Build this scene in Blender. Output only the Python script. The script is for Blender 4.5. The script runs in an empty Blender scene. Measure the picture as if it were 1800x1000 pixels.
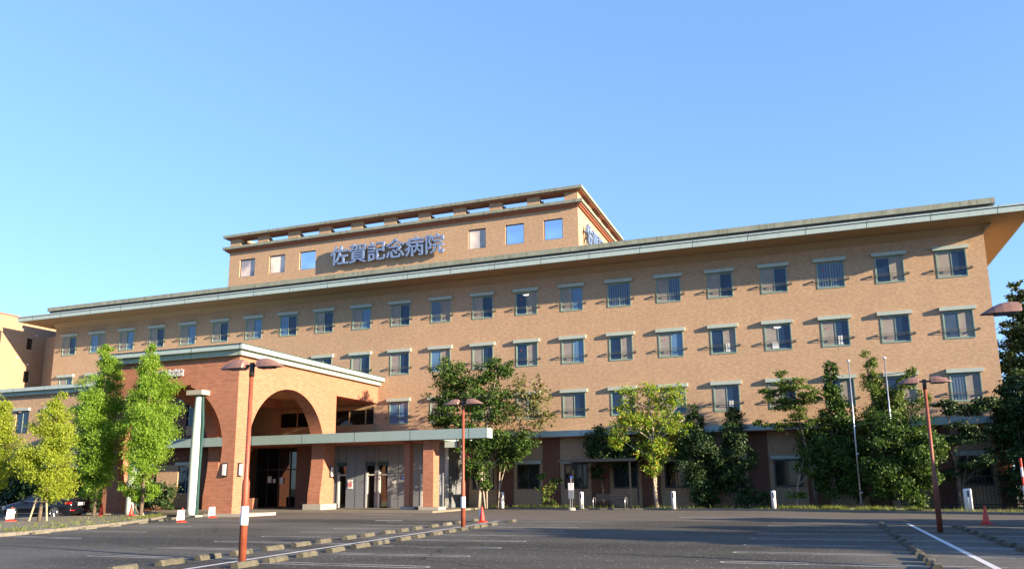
import bpy, math, random
import numpy as np
from mathutils import Matrix, Vector
R = math.radians
scene = bpy.context.scene
COL = scene.collection

# ------------------------------------------------------------------ camera
cam_d = bpy.data.cameras.new("camera")
cam = bpy.data.objects.new("camera", cam_d); COL.objects.link(cam)
yaw, pitch, roll = -.3555, .1891, -.0101
cy, sy, cp, sp, cr, sr = math.cos(yaw), math.sin(yaw), math.cos(pitch), math.sin(pitch), math.cos(roll), math.sin(roll)
fw = Vector((sy*cp, cy*cp, sp)); rt = Vector((cy, -sy, 0)); up = rt.cross(fw)
r2 = rt*cr + up*sr; u2 = up*cr - rt*sr
mw = Matrix(((r2.x, u2.x, -fw.x, 66.308), (r2.y, u2.y, -fw.y, -54.719), (r2.z, u2.z, -fw.z, 1.6306), (0, 0, 0, 1)))
cam.matrix_world = mw
cam_d.sensor_width = 36; cam_d.lens = 1388.7/1800*36; cam_d.shift_y = 86.755/1800
cam_d.clip_start = .1; cam_d.clip_end = 3000
scene.camera = cam

# ------------------------------------------------------------------ light
EL, ROT = 13.6, 103.1
w = bpy.data.worlds.new("World"); scene.world = w; w.use_nodes = True
nt = w.node_tree; nt.nodes.clear()
sky = nt.nodes.new('ShaderNodeTexSky'); sky.sky_type = 'NISHITA'; sky.sun_disc = False
sky.sun_elevation = R(EL); sky.sun_rotation = R(ROT); sky.altitude = 0
sky.air_density = 1.0; sky.dust_density = 0; sky.ozone_density = 3
bg = nt.nodes.new('ShaderNodeBackground'); bg.inputs[1].default_value = .068
wo = nt.nodes.new('ShaderNodeOutputWorld')
tn = nt.nodes.new('ShaderNodeMix'); tn.data_type = 'RGBA'; tn.blend_type = 'MULTIPLY'; tn.inputs[0].default_value = 1
tn.inputs[7].default_value = (1.0, 1.33, 1.88, 1)
gm = nt.nodes.new('ShaderNodeGamma'); gm.inputs[1].default_value = .60
nt.links.new(sky.outputs[0], gm.inputs[0]); nt.links.new(gm.outputs[0], tn.inputs[6]); nt.links.new(tn.outputs[2], bg.inputs[0]); nt.links.new(bg.outputs[0], wo.inputs[0])
sd = bpy.data.lights.new("sun", 'SUN'); sd.energy = 3.9; sd.angle = R(.55); sd.color = (1, .80, .56)
so = bpy.data.objects.new("sun", sd); COL.objects.link(so)
tosun = Vector((math.sin(R(ROT))*math.cos(R(EL)), math.cos(R(ROT))*math.cos(R(EL)), math.sin(R(EL))))
so.rotation_euler = tosun.to_track_quat('Z', 'Y').to_euler(); so.location = (100, -60, 60)
vs = scene.view_settings
vs.view_transform = 'Standard'; vs.look = 'None'; vs.gamma = 1; vs.exposure = 2.3
scene.cycles.max_bounces = 6; scene.cycles.transparent_max_bounces = 8
scene.cycles.use_denoising = True

# ------------------------------------------------------------------ helpers
MW = {}
def prop(o, label=None, cat=None, group=None, kind=None):
    for k, v in (('label', label), ('category', cat), ('group', group), ('kind', kind)):
        if v: o[k] = v
    return o
def thing(name, label, cat, loc=(0, 0, 0), rz=0, group=None, rx=0, ry=0):
    o = bpy.data.objects.new(name, None); COL.objects.link(o); o.empty_display_size = .3
    o.location = loc; o.rotation_euler = (rx, ry, rz)
    MW[o.name] = Matrix.Translation(loc) @ o.rotation_euler.to_matrix().to_4x4()
    return prop(o, label, cat, group)
class MB:
    def __init__(s): s.v = []; s.f = []
    def add(s, vs_, fs):
        n = len(s.v); s.v += [tuple(p) for p in vs_]; s.f += [tuple(i+n for i in f) for f in fs]; return s
    def box(s, x0, x1, y0, y1, z0, z1):
        return s.add([(x0,y0,z0),(x1,y0,z0),(x1,y1,z0),(x0,y1,z0),(x0,y0,z1),(x1,y0,z1),(x1,y1,z1),(x0,y1,z1)],
                     [(0,3,2,1),(4,5,6,7),(0,1,5,4),(1,2,6,5),(2,3,7,6),(3,0,4,7)])
    def tube(s, pts, rad, n=8, cap=True):
        pts = [Vector(p) for p in pts]; rings = []
        if not hasattr(rad, '__len__'): rad = [rad]*len(pts)
        prev = None
        for i, p in enumerate(pts):
            d = (pts[min(i+1, len(pts)-1)] - pts[max(i-1, 0)])
            d = d.normalized() if d.length > 1e-9 else Vector((0, 0, 1))
            a = prev if prev is not None else (Vector((1, 0, 0)) if abs(d.x) < .9 else Vector((0, 1, 0)))
            a = (a - d*a.dot(d)).normalized(); prev = a; b = d.cross(a)
            rings.append([p + (a*math.cos(2*math.pi*k/n) + b*math.sin(2*math.pi*k/n))*rad[i] for k in range(n)])
        vv = [q for r in rings for q in r]; ff = []
        for i in range(len(pts)-1):
            for k in range(n):
                ff.append((i*n+k, i*n+(k+1) % n, (i+1)*n+(k+1) % n, (i+1)*n+k))
        if cap: ff += [tuple(range(n-1, -1, -1)), tuple((len(pts)-1)*n+k for k in range(n))]
        return s.add(vv, ff)
    def lathe(s, prof, n=16, c=(0, 0)):
        return s.tube([(c[0], c[1], z) for r, z in prof], [max(r, 1e-4) for r, z in prof], n)
    def prism(s, pts, ax, a0, a1):
        """polygon pts (u,v) extruded along axis: 'y' -> (u,a,v), 'x' -> (a,u,v), 'z' -> (u,v,a)"""
        from mathutils.geometry import tessellate_polygon
        g = {'y': lambda u, v, a: (u, a, v), 'x': lambda u, v, a: (a, u, v), 'z': lambda u, v, a: (u, v, a)}[ax]
        n = len(pts); tri = tessellate_polygon([[Vector((u, v, 0)) for u, v in pts]])
        vv = [g(u, v, a0) for u, v in pts] + [g(u, v, a1) for u, v in pts]
        ff = [tuple(t) for t in tri] + [tuple(i+n for i in reversed(t)) for t in tri]
        ff += [(i, (i+1) % n, (i+1) % n+n, i+n) for i in range(n)]
        return s.add(vv, ff)
    def mesh(s, name, mat, smooth=False, inv=None):
        me = bpy.data.meshes.new(name)
        vv = [inv @ Vector(p) for p in s.v] if inv else s.v
        me.from_pydata(vv, [], s.f); me.materials.append(mat)
        import bmesh
        bm = bmesh.new(); bm.from_mesh(me); bmesh.ops.recalc_face_normals(bm, faces=bm.faces); bm.to_mesh(me); bm.free()
        if smooth: me.polygons.foreach_set('use_smooth', [True]*len(me.polygons))
        return me
    def build(s, name, mat, parent=None, local=False, smooth=False):
        inv = None
        if parent is not None and not local: inv = MW[parent.name].inverted()
        o = bpy.data.objects.new(name, s.mesh(name, mat, smooth, inv)); COL.objects.link(o)
        if parent is not None: o.parent = parent; MW[o.name] = MW[parent.name].copy()
        else: MW[o.name] = Matrix.Identity(4)
        return o
def bevel(o, wd=.02, seg=2):
    m = o.modifiers.new('bevel', 'BEVEL'); m.width = wd; m.segments = seg; m.limit_method = 'ANGLE'; return o
def inst(name, me, parent, loc=(0, 0, 0)):
    o = bpy.data.objects.new(name, me); COL.objects.link(o); o.parent = parent; o.location = loc
    MW[o.name] = MW[parent.name] @ Matrix.Translation(loc); return o
def copy_tree(o, parent=None):
    c = o.copy(); COL.objects.link(c)
    if parent: c.parent = parent
    for ch in list(o.children): copy_tree(ch, c)
    return c

# ------------------------------------------------------------------ materials
KA = .80   # albedo calibration for the exposure above
def sc_(c): return tuple(x*KA for x in c)
def NT(name):
    m = bpy.data.materials.new(name); m.use_nodes = True
    t = m.node_tree; b = t.nodes['Principled BSDF']; return m, t, b
def node(t, typ, ins=None, **kw):
    n = t.nodes.new(typ)
    for k, v in kw.items(): setattr(n, k, v)
    for k, v in (ins or {}).items():
        if isinstance(v, bpy.types.NodeSocket): t.links.new(v, n.inputs[k])
        else: n.inputs[k].default_value = v
    return n
def c4(c): return (c[0], c[1], c[2], 1)
def mix(t, f, a, b, bt='MIX'):
    n = t.nodes.new('ShaderNodeMix'); n.data_type = 'RGBA'; n.blend_type = bt
    for i, v in ((0, f), (6, a), (7, b)):
        if isinstance(v, bpy.types.NodeSocket): t.links.new(v, n.inputs[i])
        elif i == 0: n.inputs[0].default_value = v
        else: n.inputs[i].default_value = c4(v)
    return n.outputs[2]
def ramp(t, f, p0, p1):
    n = node(t, 'ShaderNodeMapRange', {0: f, 1: p0, 2: p1}); n.clamp = True; return n.outputs[0]
def noise(t, vec, sc, det=3, rough=.5):
    return node(t, 'ShaderNodeTexNoise', {'Vector': vec, 'Scale': sc, 'Detail': det, 'Roughness': rough}).outputs[0]
def plain(name, c, rough=.7, var=.12, sc=3., metallic=0., spec=.5, dirt=None, coat=0):
    c = sc_(c); dirt = sc_(dirt) if dirt is not None else None
    m, t, b = NT(name)
    g = node(t, 'ShaderNodeNewGeometry').outputs['Position']
    n1 = noise(t, g, sc, 5, .6); n2 = noise(t, g, sc*7, 3)
    a = mix(t, ramp(t, n1, .3, .7), [x*(1-var) for x in c], [min(1, x*(1+var)) for x in c])
    a = mix(t, ramp(t, n2, .35, .75), a, [x*(1-var*.6) for x in c])
    if dirt is not None:
        st = node(t, 'ShaderNodeMapping', {'Vector': g, 'Scale': (4, 4, .5)}).outputs[0]
        a = mix(t, ramp(t, noise(t, st, 1.2, 5, .7), .5, .72), a, dirt)
    t.links.new(a, b.inputs['Base Color'])
    rr = node(t, 'ShaderNodeMapRange', {0: n1, 1: .3, 2: .7, 3: max(0, rough-.08), 4: min(1, rough+.08)}).outputs[0]
    t.links.new(rr, b.inputs['Roughness'])
    b.inputs['Metallic'].default_value = metallic; b.inputs['Specular IOR Level'].default_value = spec
    b.inputs['Coat Weight'].default_value = coat
    return m
def brick(name, c1, c2, mortar, bw=.3, bh=.1, ms=.008, var=.35, rough=.8, bump=.0):
    c1, c2, mortar = sc_(c1), sc_(c2), sc_(mortar)
    m, t, b = NT(name)
    g = node(t, 'ShaderNodeNewGeometry').outputs['Position']
    s = node(t, 'ShaderNodeSeparateXYZ', {0: g})
    h = node(t, 'ShaderNodeMath', {0: s.outputs[0], 1: s.outputs[1]}, operation='ADD').outputs[0]
    v = node(t, 'ShaderNodeCombineXYZ', {0: h, 1: s.outputs[2]}).outputs[0]
    br = node(t, 'ShaderNodeTexBrick', {'Vector': v, 'Color1': c4(c1), 'Color2': c4(c2), 'Mortar': c4(mortar), 'Scale': 1., 'Mortar Size': ms,
                                        'Mortar Smooth': .2, 'Bias': 0., 'Brick Width': bw, 'Row Height': bh})
    # tile batches: herringbone-like mottling of lighter tiles
    vm = node(t, 'ShaderNodeMapping', {'Vector': v, 'Scale': (1/(bw*1.1), 1/(bh*1.6), 1), 'Rotation': (0, 0, .18)}).outputs[0]
    mo = noise(t, vm, 1.0, 2, .6)
    col = mix(t, node(t, 'ShaderNodeMath', {0: ramp(t, mo, .42, .66), 1: var}, operation='MULTIPLY').outputs[0], br.outputs[0], [min(1, x*1.5) for x in c2])
    big = noise(t, g, .35, 4, .6)
    col = mix(t, node(t, 'ShaderNodeMath', {0: ramp(t, big, .35, .75), 1: .22}, operation='MULTIPLY').outputs[0], col, [x*.7 for x in c1])
    sv = node(t, 'ShaderNodeCombineXYZ', {0: h, 1: node(t, 'ShaderNodeMath', {0: s.outputs[2], 1: .12}, operation='MULTIPLY').outputs[0]}).outputs[0]
    col = mix(t, node(t, 'ShaderNodeMath', {0: ramp(t, noise(t, sv, 1.6, 6, .75), .52, .75), 1: .20}, operation='MULTIPLY').outputs[0], col, [x*.6 for x in c1])
    t.links.new(col, b.inputs['Base Color']); b.inputs['Roughness'].default_value = rough
    b.inputs['Specular IOR Level'].default_value = .3
    bp = node(t, 'ShaderNodeBump', {'Strength': .25+bump, 'Distance': .01, 'Height': br.outputs[1]}); bp.invert = True
    t.links.new(bp.outputs[0], b.inputs['Normal'])
    return m
def fascia(name, c, step=3.6, dirt=(.25, .27, .22)):
    c = sc_(c); dirt = sc_(dirt)
    m, t, b = NT(name)
    g = node(t, 'ShaderNodeNewGeometry').outputs['Position']
    s = node(t, 'ShaderNodeSeparateXYZ', {0: g})
    h = node(t, 'ShaderNodeMath', {0: s.outputs[0], 1: s.outputs[1]}, operation='ADD').outputs[0]
    k = node(t, 'ShaderNodeMath', {0: node(t, 'ShaderNodeMath', {0: h, 1: 1/step}, operation='MULTIPLY').outputs[0]}, operation='FRACT').outputs[0]
    ln = node(t, 'ShaderNodeMath', {0: k, 1: .012}, operation='LESS_THAN').outputs[0]
    st = node(t, 'ShaderNodeMapping', {'Vector': g, 'Scale': (3, 3, .4)}).outputs[0]
    a = mix(t, ramp(t, noise(t, st, 1.5, 5, .7), .5, .8), c, dirt)
    a = mix(t, ln, a, (.05, .08, .08))
    t.links.new(a, b.inputs['Base Color']); b.inputs['Roughness'].default_value = .45
    return m
def glass(name, c, rough=.06, spec=.9, stripes=0, stripe_c=None, ior=1.6, waves=.0):
    m, t, b = NT(name)
    g = node(t, 'ShaderNodeNewGeometry').outputs['Position']
    s = node(t, 'ShaderNodeSeparateXYZ', {0: g})
    a = mix(t, ramp(t, noise(t, g, .9, 3), .35, .7), [x*.75 for x in c], [x*1.25 for x in c])
    if stripes:
        k = node(t, 'ShaderNodeMath', {0: node(t, 'ShaderNodeMath', {0: s.outputs[0], 1: stripes}, operation='MULTIPLY').outputs[0]}, operation='FRACT').outputs[0]
        a = mix(t, ramp(t, k, .25, .6), a, stripe_c)
    t.links.new(a, b.inputs['Base Color']); b.inputs['Roughness'].default_value = rough
    b.inputs['IOR'].default_value = ior; b.inputs['Specular IOR Level'].default_value = spec
    if waves:
        bp = node(t, 'ShaderNodeBump', {'Strength': waves, 'Distance': .2, 'Height': noise(t, g, .6, 1)})
        t.links.new(bp.outputs[0], b.inputs['Normal'])
    return m
def screen_mat():
    m, t, b = NT('insect_screen')
    g = node(t, 'ShaderNodeNewGeometry').outputs['Position']
    a = mix(t, ramp(t, noise(t, g, 1.3, 3), .3, .7), (.21, .185, .16), (.28, .245, .215))
    t.links.new(a, b.inputs['Base Color']); b.inputs['Roughness'].default_value = .6
    return m
def leafmat(name, c1, c2, c3, trans=.35):
    c1, c2, c3 = sc_(c1), sc_(c2), sc_(c3)
    m, t, b = NT(name)
    at = node(t, 'ShaderNodeAttribute', attribute_name='tint').outputs['Fac']
    a = mix(t, ramp(t, at, 0, .5), c1, c2); a = mix(t, ramp(t, at, .62, 1.), a, c3)
    t.links.new(a, b.inputs['Base Color']); b.inputs['Roughness'].default_value = .55
    b.inputs['Specular IOR Level'].default_value = .35
    tr = node(t, 'ShaderNodeBsdfTranslucent', {'Color': a})
    mx = node(t, 'ShaderNodeMixShader', {0: trans, 1: b.outputs[0], 2: tr.outputs[0]})
    t.links.new(mx.outputs[0], t.nodes['Material Output'].inputs[0])
    return m
def ground_mat(name, c, c2, speck=.0, speck_c=(.35, .34, .33), sc=.25, rough=.85, stretch=(1, 1, 1)):
    c, c2, speck_c = sc_(c), sc_(c2), sc_(speck_c)
    m, t, b = NT(name)
    g = node(t, 'ShaderNodeNewGeometry').outputs['Position']
    gs = node(t, 'ShaderNodeMapping', {'Vector': g, 'Scale': stretch}).outputs[0]
    a = mix(t, ramp(t, noise(t, gs, sc, 6, .65), .35, .68), c, c2)
    a = mix(t, node(t, 'ShaderNodeMath', {0: ramp(t, noise(t, g, 45, 2), .45, .7), 1: .5}, operation='MULTIPLY').outputs[0], a, [x*.6 for x in c])
    if speck:
        vo = node(t, 'ShaderNodeTexVoronoi', {'Vector': g, 'Scale': 9.})
        k = node(t, 'ShaderNodeMath', {0: vo.outputs['Distance'], 1: speck}, operation='LESS_THAN').outputs[0]
        sp_ = node(t, 'ShaderNodeSeparateColor', {0: vo.outputs['Color']}).outputs[0]
        k = node(t, 'ShaderNodeMath', {0: k, 1: node(t, 'ShaderNodeMath', {0: sp_, 1: .6}, operation='GREATER_THAN').outputs[0]}, operation='MULTIPLY').outputs[0]
        a = mix(t, k, a, speck_c)
    if speck:
        wv = node(t, 'ShaderNodeVectorMath', {0: g, 1: node(t, 'ShaderNodeTexNoise', {'Vector': g, 'Scale': .9, 'Detail': 4.}).outputs[1]}, operation='ADD').outputs[0]
        cr_ = node(t, 'ShaderNodeTexVoronoi', {'Vector': wv, 'Scale': .11}, feature='DISTANCE_TO_EDGE').outputs['Distance']
        a = mix(t, node(t, 'ShaderNodeMath', {0: cr_, 1: .0035}, operation='LESS_THAN').outputs[0], a, [x*.35 for x in c])
        pt = noise(t, g, .07, 3)
        a = mix(t, node(t, 'ShaderNodeMath', {0: ramp(t, pt, .5, .62), 1: .5}, operation='MULTIPLY').outputs[0], a, [x*1.5 for x in c2])
    t.links.new(a, b.inputs['Base Color']); b.inputs['Roughness'].default_value = rough
    b.inputs['Specular IOR Level'].default_value = .25
    bp = node(t, 'ShaderNodeBump', {'Strength': .35, 'Distance': .01, 'Height': noise(t, g, 60, 2)})
    t.links.new(bp.outputs[0], b.inputs['Normal'])
    return m
M = {}
M['tile'] = brick('beige_tile', (.415, .272, .168), (.50, .335, .21), (.45, .315, .205), .2, .075, .006, .42)
M['tile_dark'] = brick('pilaster_tile', (.17, .07, .045), (.21, .085, .055), (.2, .1, .07), .24, .08, .008, .2)
M['redbrick'] = brick('porch_brick', (.40, .175, .105), (.47, .205, .125), (.24, .095, .058), .42, .11, .012, .25, bump=.3)
M['annex'] = brick('annex_tile', (.36, .23, .14), (.42, .27, .17), (.36, .24, .15), .3, .1, .006, .3)
M['fascia'] = fascia('pale_green_fascia', (.42, .52, .49), dirt=(.30, .37, .34))
M['canopy'] = fascia('shaded_canopy_edge', (.27, .37, .365), 4.2, (.22, .30, .29))  # darker copy of the roof fascia, tree shade put into its colour
M['fascia2'] = fascia('green_band', (.36, .45, .37), 3.6, (.2, .26, .2))
M['soffit'] = plain('soffit_paint', (.36, .24, .13), .8, .06)
M['soffit_red'] = plain('soffit_red', (.38, .14, .08), .8, .06)
M['ceiling'] = plain('porch_ceiling', (.62, .48, .30), .8, .05)
M['cove'] = plain('cove_paint', (.40, .28, .16), .7, .06)
M['parapet'] = plain('weathered_coping', (.27, .29, .23), .9, .25, 2., dirt=(.12, .14, .09))
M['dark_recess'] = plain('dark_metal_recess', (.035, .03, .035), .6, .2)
M['awning'] = plain('awning_metal', (.43, .49, .43), .45, .05, dirt=(.36, .42, .37))
M['frame'] = plain('green_frame', (.24, .33, .27), .4, .08)
M['frame_dark'] = plain('dark_frame', (.02, .022, .02), .4, .1)
M['rail'] = plain('railing_metal', (.16, .16, .12), .4, .1, metallic=.4)
M['glass'] = glass('window_glass', (.010, .024, .060), .06, .5, ior=1.5)
M['glass2'] = glass('window_glass_pale', (.04, .06, .09), .08, .6, ior=1.5)
M['blind'] = glass('window_blind_pale', (.065, .14, .25), .12, .5, 7.0, (.10, .19, .31))
M['blind_dark'] = glass('window_blind_dark', (.010, .024, .060), .12, .5, 6.0, (.085, .12, .17))
M['glass_brown'] = glass('window_glass_brown', (.09, .06, .035))
M['glass_low'] = glass('ground_glass', (.012, .013, .011), .05, .5, ior=1.45)
M['glass_hall'] = glass('hall_glass', (.008, .010, .010), .03, .8, ior=1.5)
M['screen'] = screen_mat()
M['paper'] = plain('paper', (.8, .8, .78), .7, .03)
M['red'] = plain('red_mark', (.65, .05, .05), .5, .05)
M['blue'] = plain('blue_sign', (.02, .06, .3), .4, .05)
m, t, b = NT('mirror_window')
g = node(t, 'ShaderNodeNewGeometry').outputs['Position']
b.inputs['Base Color'].default_value = (.80, .84, .92, 1); b.inputs['Metallic'].default_value = 1; b.inputs['Roughness'].default_value = .08
bp = node(t, 'ShaderNodeBump', {'Strength': .6, 'Distance': .5, 'Height': noise(t, g, .35, 1)}); t.links.new(bp.outputs[0], b.inputs['Normal'])
M['mirror'] = m
M['letter'] = plain('letter_metal', (.20, .28, .46), .35, .04, metallic=.2)
m, t, b = NT('painted_cloud_reflection'); g = node(t, 'ShaderNodeNewGeometry').outputs['Position']
t.links.new(mix(t, ramp(t, noise(t, g, .55, 2), .35, .62), (.24, .23, .26), (.78, .66, .56)), b.inputs['Base Color']); b.inputs['Roughness'].default_value = .15  # bright cloud reflection painted into the colour of these rooftop panes
M['mirror_painted'] = m
M['letter_red'] = plain('letter_panel', (.60, .62, .66), .4, .04)
M['panel'] = plain('grey_panel', (.27, .29, .32), .35, .06, 1., metallic=.3)
M['steel'] = plain('white_trim', (.72, .72, .68), .3, .04, metallic=.2)
M['pale_col'] = plain('column_paint', (.52, .60, .56), .35, .05, dirt=(.42, .54, .50))
M['teal'] = plain('column_teal', (.03, .085, .085), .4, .1)
M['concrete'] = plain('concrete', (.40, .37, .31), .9, .15, 4.)
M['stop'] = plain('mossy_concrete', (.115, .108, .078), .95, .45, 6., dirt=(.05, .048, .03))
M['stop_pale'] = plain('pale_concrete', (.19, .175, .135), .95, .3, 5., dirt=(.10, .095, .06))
M['rust'] = plain('rusty_red_paint', (.29, .070, .033), .55, .25, 6., dirt=(.15, .055, .035))
M['lamp_hood'] = plain('lamp_hood_paint', (.24, .135, .11), .45, .12, 5.)
M['lamp_dark'] = plain('lamp_dark', (.03, .022, .02), .4, .1)
M['cone'] = plain('cone_red', (.75, .05, .03), .5, .08)
M['white'] = plain('white_plastic', (.80, .80, .80), .45, .05)
M['galv'] = plain('galvanised', (.55, .57, .60), .3, .08, metallic=.7)
M['black'] = plain('black_plastic', (.012, .012, .013), .5, .1)
M['darksteel'] = plain('dark_steel', (.02, .019, .02), .45, .15)
M['bark'] = plain('bark', (.17, .13, .095), .95, .3, 9.)
M['bark_pale'] = plain('bark_pale', (.40, .34, .27), .9, .25, 9.)
M['wood'] = plain('weathered_wood', (.38, .32, .22), .9, .2, 6.)
M['carpaint'] = plain('car_paint', (.006, .007, .012), .10, .1, 1., spec=.35, coat=.2)
M['tyre'] = plain('tyre', (.02, .02, .02), .85, .1)
M['rim'] = plain('rim', (.45, .45, .47), .25, .05, metallic=.9)
M['tail'] = plain('tail_light', (.35, .01, .015), .15, .1)
M['carglass'] = glass('car_glass', (.01, .018, .035), .03, .4, ior=1.45)
M['leaf_yel'] = leafmat('leaf_yellow_green', (.11, .24, .02), (.27, .46, .045), (.50, .64, .10), .55)
M['leaf_yel2'] = leafmat('leaf_golden_green', (.18, .28, .02), (.40, .50, .045), (.62, .62, .10), .55)
M['leaf_mid'] = leafmat('leaf_mid_green', (.018, .048, .009), (.055, .12, .016), (.19, .29, .04), .34)
M['leaf_sparse'] = leafmat('leaf_brown_green', (.07, .09, .02), (.13, .14, .035), (.26, .16, .06), .3)
M['leaf_lime'] = leafmat('leaf_lime_autumn', (.12, .26, .02), (.30, .44, .035), (.66, .38, .07), .5)
M['leaf_dark'] = leafmat('leaf_dark_green', (.018, .045, .012), (.035, .075, .018), (.075, .13, .03), .2)
M['leaf_olive'] = leafmat('leaf_olive_green', (.05, .10, .02), (.13, .20, .03), (.28, .32, .06), .35)
M['grass'] = leafmat('grass_blade', (.09, .14, .02), (.19, .24, .04), (.36, .34, .10), .35)
M['flower'] = plain('orange_petal', (.75, .25, .04), .6, .1)
M['asphalt'] = ground_mat('asphalt', (.043, .041, .034), (.120, .114, .097), .21, (.36, .34, .33), .22, .8, (.22, 1, 1))
M['road'] = ground_mat('road_asphalt', (.13, .115, .10), (.165, .145, .125), .0, sc=.3)
M['earth'] = ground_mat('earth', (.10, .085, .05), (.16, .15, .07), sc=1.5)
M['paving'] = ground_mat('island_paving', (.21, .19, .15), (.27, .24, .19), sc=.8)
M['kerb'] = plain('kerb_stone', (.22, .20, .165), .9, .25, 3., dirt=(.10, .095, .07))
m, t, b = NT('road_paint'); g = node(t, 'ShaderNodeNewGeometry').outputs['Position']
wn_ = node(t, 'ShaderNodeMath', {0: noise(t, g, 22, 4, .7), 1: noise(t, g, .8, 3), 2: 0.}, operation='ADD').outputs[0]
t.links.new(mix(t, ramp(t, wn_, .99, 1.22), (.42, .42, .40), (.055, .05, .05)), b.inputs['Base Color']); b.inputs['Roughness'].default_value = .8
M['paint'] = m
M['paint_new'] = plain('road_paint_fresh', (.72, .72, .72), .6, .08, 6.)
M['paint_orange'] = plain('road_paint_orange', (.45, .24, .08), .8, .2, 6., dirt=(.14, .12, .10))
M['noodle'] = plain('ceiling_lamp', (.9, .85, .7), .5, .02)

def glow_mat():
    m_, t_, b_ = NT('lit_ceiling_lamp')
    b_.inputs['Base Color'].default_value = (.9, .85, .7, 1)
    b_.inputs['Emission Color'].default_value = (1, .9, .7, 1); b_.inputs['Emission Strength'].default_value = .5
    return m_
M['glow'] = glow_mat()

# ------------------------------------------------------------------ ground
def sheet(name, pts, z, mat, kind='structure'):
    mb = MB(); n = len(pts)
    from mathutils.geometry import tessellate_polygon
    tri = tessellate_polygon([[Vector((x, y, 0)) for x, y in pts]])
    mb.add([(x, y, z) for x, y in pts], [tuple(t_) for t_ in tri])
    o = mb.build(name, mat); prop(o, kind=kind)
    return o
sheet('ground', [(-900, -900), (900, -900), (900, 900), (-900, 900)], -.004, M['earth'])
sheet('parking_lot', [(-60, -130), (160, -130), (160, -18.6), (36.5, -18.6), (33.2, -14.5), (-60, -14.5)], 0, M['asphalt'])
KERB = [(20, -.6), (34.4, -.7), (44, -1.3), (51, -3.0), (58, -3.6), (65.3, -5.2), (70, -7.8), (76, -10.2), (84, -12.6), (160, -13.2)]
sheet('road', [(33.2, -14.5), (36.5, -18.6), (160, -18.6), (160, -13.3)] + [(x, y-.14) for x, y in reversed(KERB[:-1])], .004, M['road'])
# planting strip between the road and the hospital
strip = [(43.4, .0)] + [(x, y) for x, y in KERB[2:]] + [(160, 6), (79, 6), (77.6, .0)]
mb = MB(); mb.prism(strip, 'z', -.05, .10); o = mb.build('planting_bed', M['earth']); prop(o, kind='structure')
mb = MB()
for (x0, y0), (x1, y1) in zip(KERB[2:-1], KERB[3:]):
    L = math.hypot(x1-x0, y1-y0); nx, ny = (y1-y0)/L*.14, -(x1-x0)/L*.14
    k = max(1, int(L/.6))
    for i in range(k):
        a, b_ = i/k, (i+.985)/k
        p = [(x0+(x1-x0)*a, y0+(y1-y0)*a), (x0+(x1-x0)*b_, y0+(y1-y0)*b_)]
        mb.prism([p[0], p[1], (p[1][0]+nx, p[1][1]+ny), (p[0][0]+nx, p[0][1]+ny)], 'z', -.02, .13)
o = mb.build('kerb', M['kerb']); prop(o, kind='structure')
# raised forecourt under the entrance canopy
mb = MB(); mb.box(22, 44.2, -9.6, -.02, -.03, .12); o = mb.build('forecourt_paving', M['paving']); prop(o, kind='structure')
# island on the left with the row of young trees
isl = [(39.6, -37.5), (38.5, -33), (37.4, -29.6), (35.5, -25.1), (32.9, -20.6), (30.6, -17.4), (23.5, -16.9), (23.6, -21), (26.2, -26), (28.5, -31), (30, -37.5)]
mb = MB(); mb.prism(isl, 'z', -.05, .10); o = mb.build('island_sidewalk', M['paving']); prop(o, kind='structure')
mb = MB()
for (x0, y0), (x1, y1) in zip(isl[:5], isl[1:6]):
    L = math.hypot(x1-x0, y1-y0); nx, ny = -(y1-y0)/L*.14, (x1-x0)/L*.14
    if nx < 0: nx, ny = -nx, -ny
    k = max(1, int(L/.8))
    for i in range(k):
        a, b_ = i/k, (i+.98)/k
        p = [(x0+(x1-x0)*a, y0+(y1-y0)*a), (x0+(x1-x0)*b_, y0+(y1-y0)*b_)]
        mb.prism([p[0], p[1], (p[1][0]+nx, p[1][1]+ny), (p[0][0]+nx, p[0][1]+ny)], 'z', -.02, .12)
o = mb.build('island_kerb', M['kerb']); prop(o, kind='structure')

# markings -------------------------------------------------------------
def strip_pts(p, q, w_): 
    L = math.hypot(q[0]-p[0], q[1]-p[1]); nx, ny = -(q[1]-p[1])/L*w_/2, (q[0]-p[0])/L*w_/2
    return [(p[0]+nx, p[1]+ny), (p[0]-nx, p[1]-ny), (q[0]-nx, q[1]-ny), (q[0]+nx, q[1]+ny)]
def addline(mb, p, q, w_=.10, z=.004):
    s = strip_pts(p, q, w_); mb.add([(x, y, z) for x, y in s], [(0, 1, 2, 3)])
def ubay(mb, x0, x1, y, g_=.34, slope=0):
    addline(mb, (x0, y-g_/2), (x1, y-g_/2+slope), .07); addline(mb, (x0, y+g_/2), (x1, y+g_/2+slope), .07)
    pts = [(x1+math.copysign(.17, x1-x0)*math.sin(a), y+slope+g_/2*math.cos(a)) for a in [i*math.pi/6 for i in range(7)]]
    for a, b_ in zip(pts, pts[1:]): addline(mb, a, b_, .07)
def ax(y): return 53.9-.075*(y+39)       # centre line of the middle row
def rx_(y): return 69.45+.015*(y+37)      # centre line of the right row
mb = MB(); mb2 = MB()
addline(mb2, (ax(-42), -42), (ax(-19.4), -19.4), .12, .005)
addline(mb2, (rx_(-44), -44), (rx_(-19.2), -19.2), .14, .005)
o = mb2.build('row_centre_lines', M['paint_new']); prop(o, kind='structure')
for i in range(9):
    y = -39.6+2.52*i
    ubay(mb, ax(y)+.06, ax(y)+4.7, y); ubay(mb, ax(y)-.06, ax(y)-4.7, y+.5)
for i in range(9):
    y = -39.5+2.52*i
    ubay(mb, rx_(y)-.07, rx_(y)-4.9, y); ubay(mb, rx_(y)+.07, rx_(y)+9.8, y)
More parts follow.
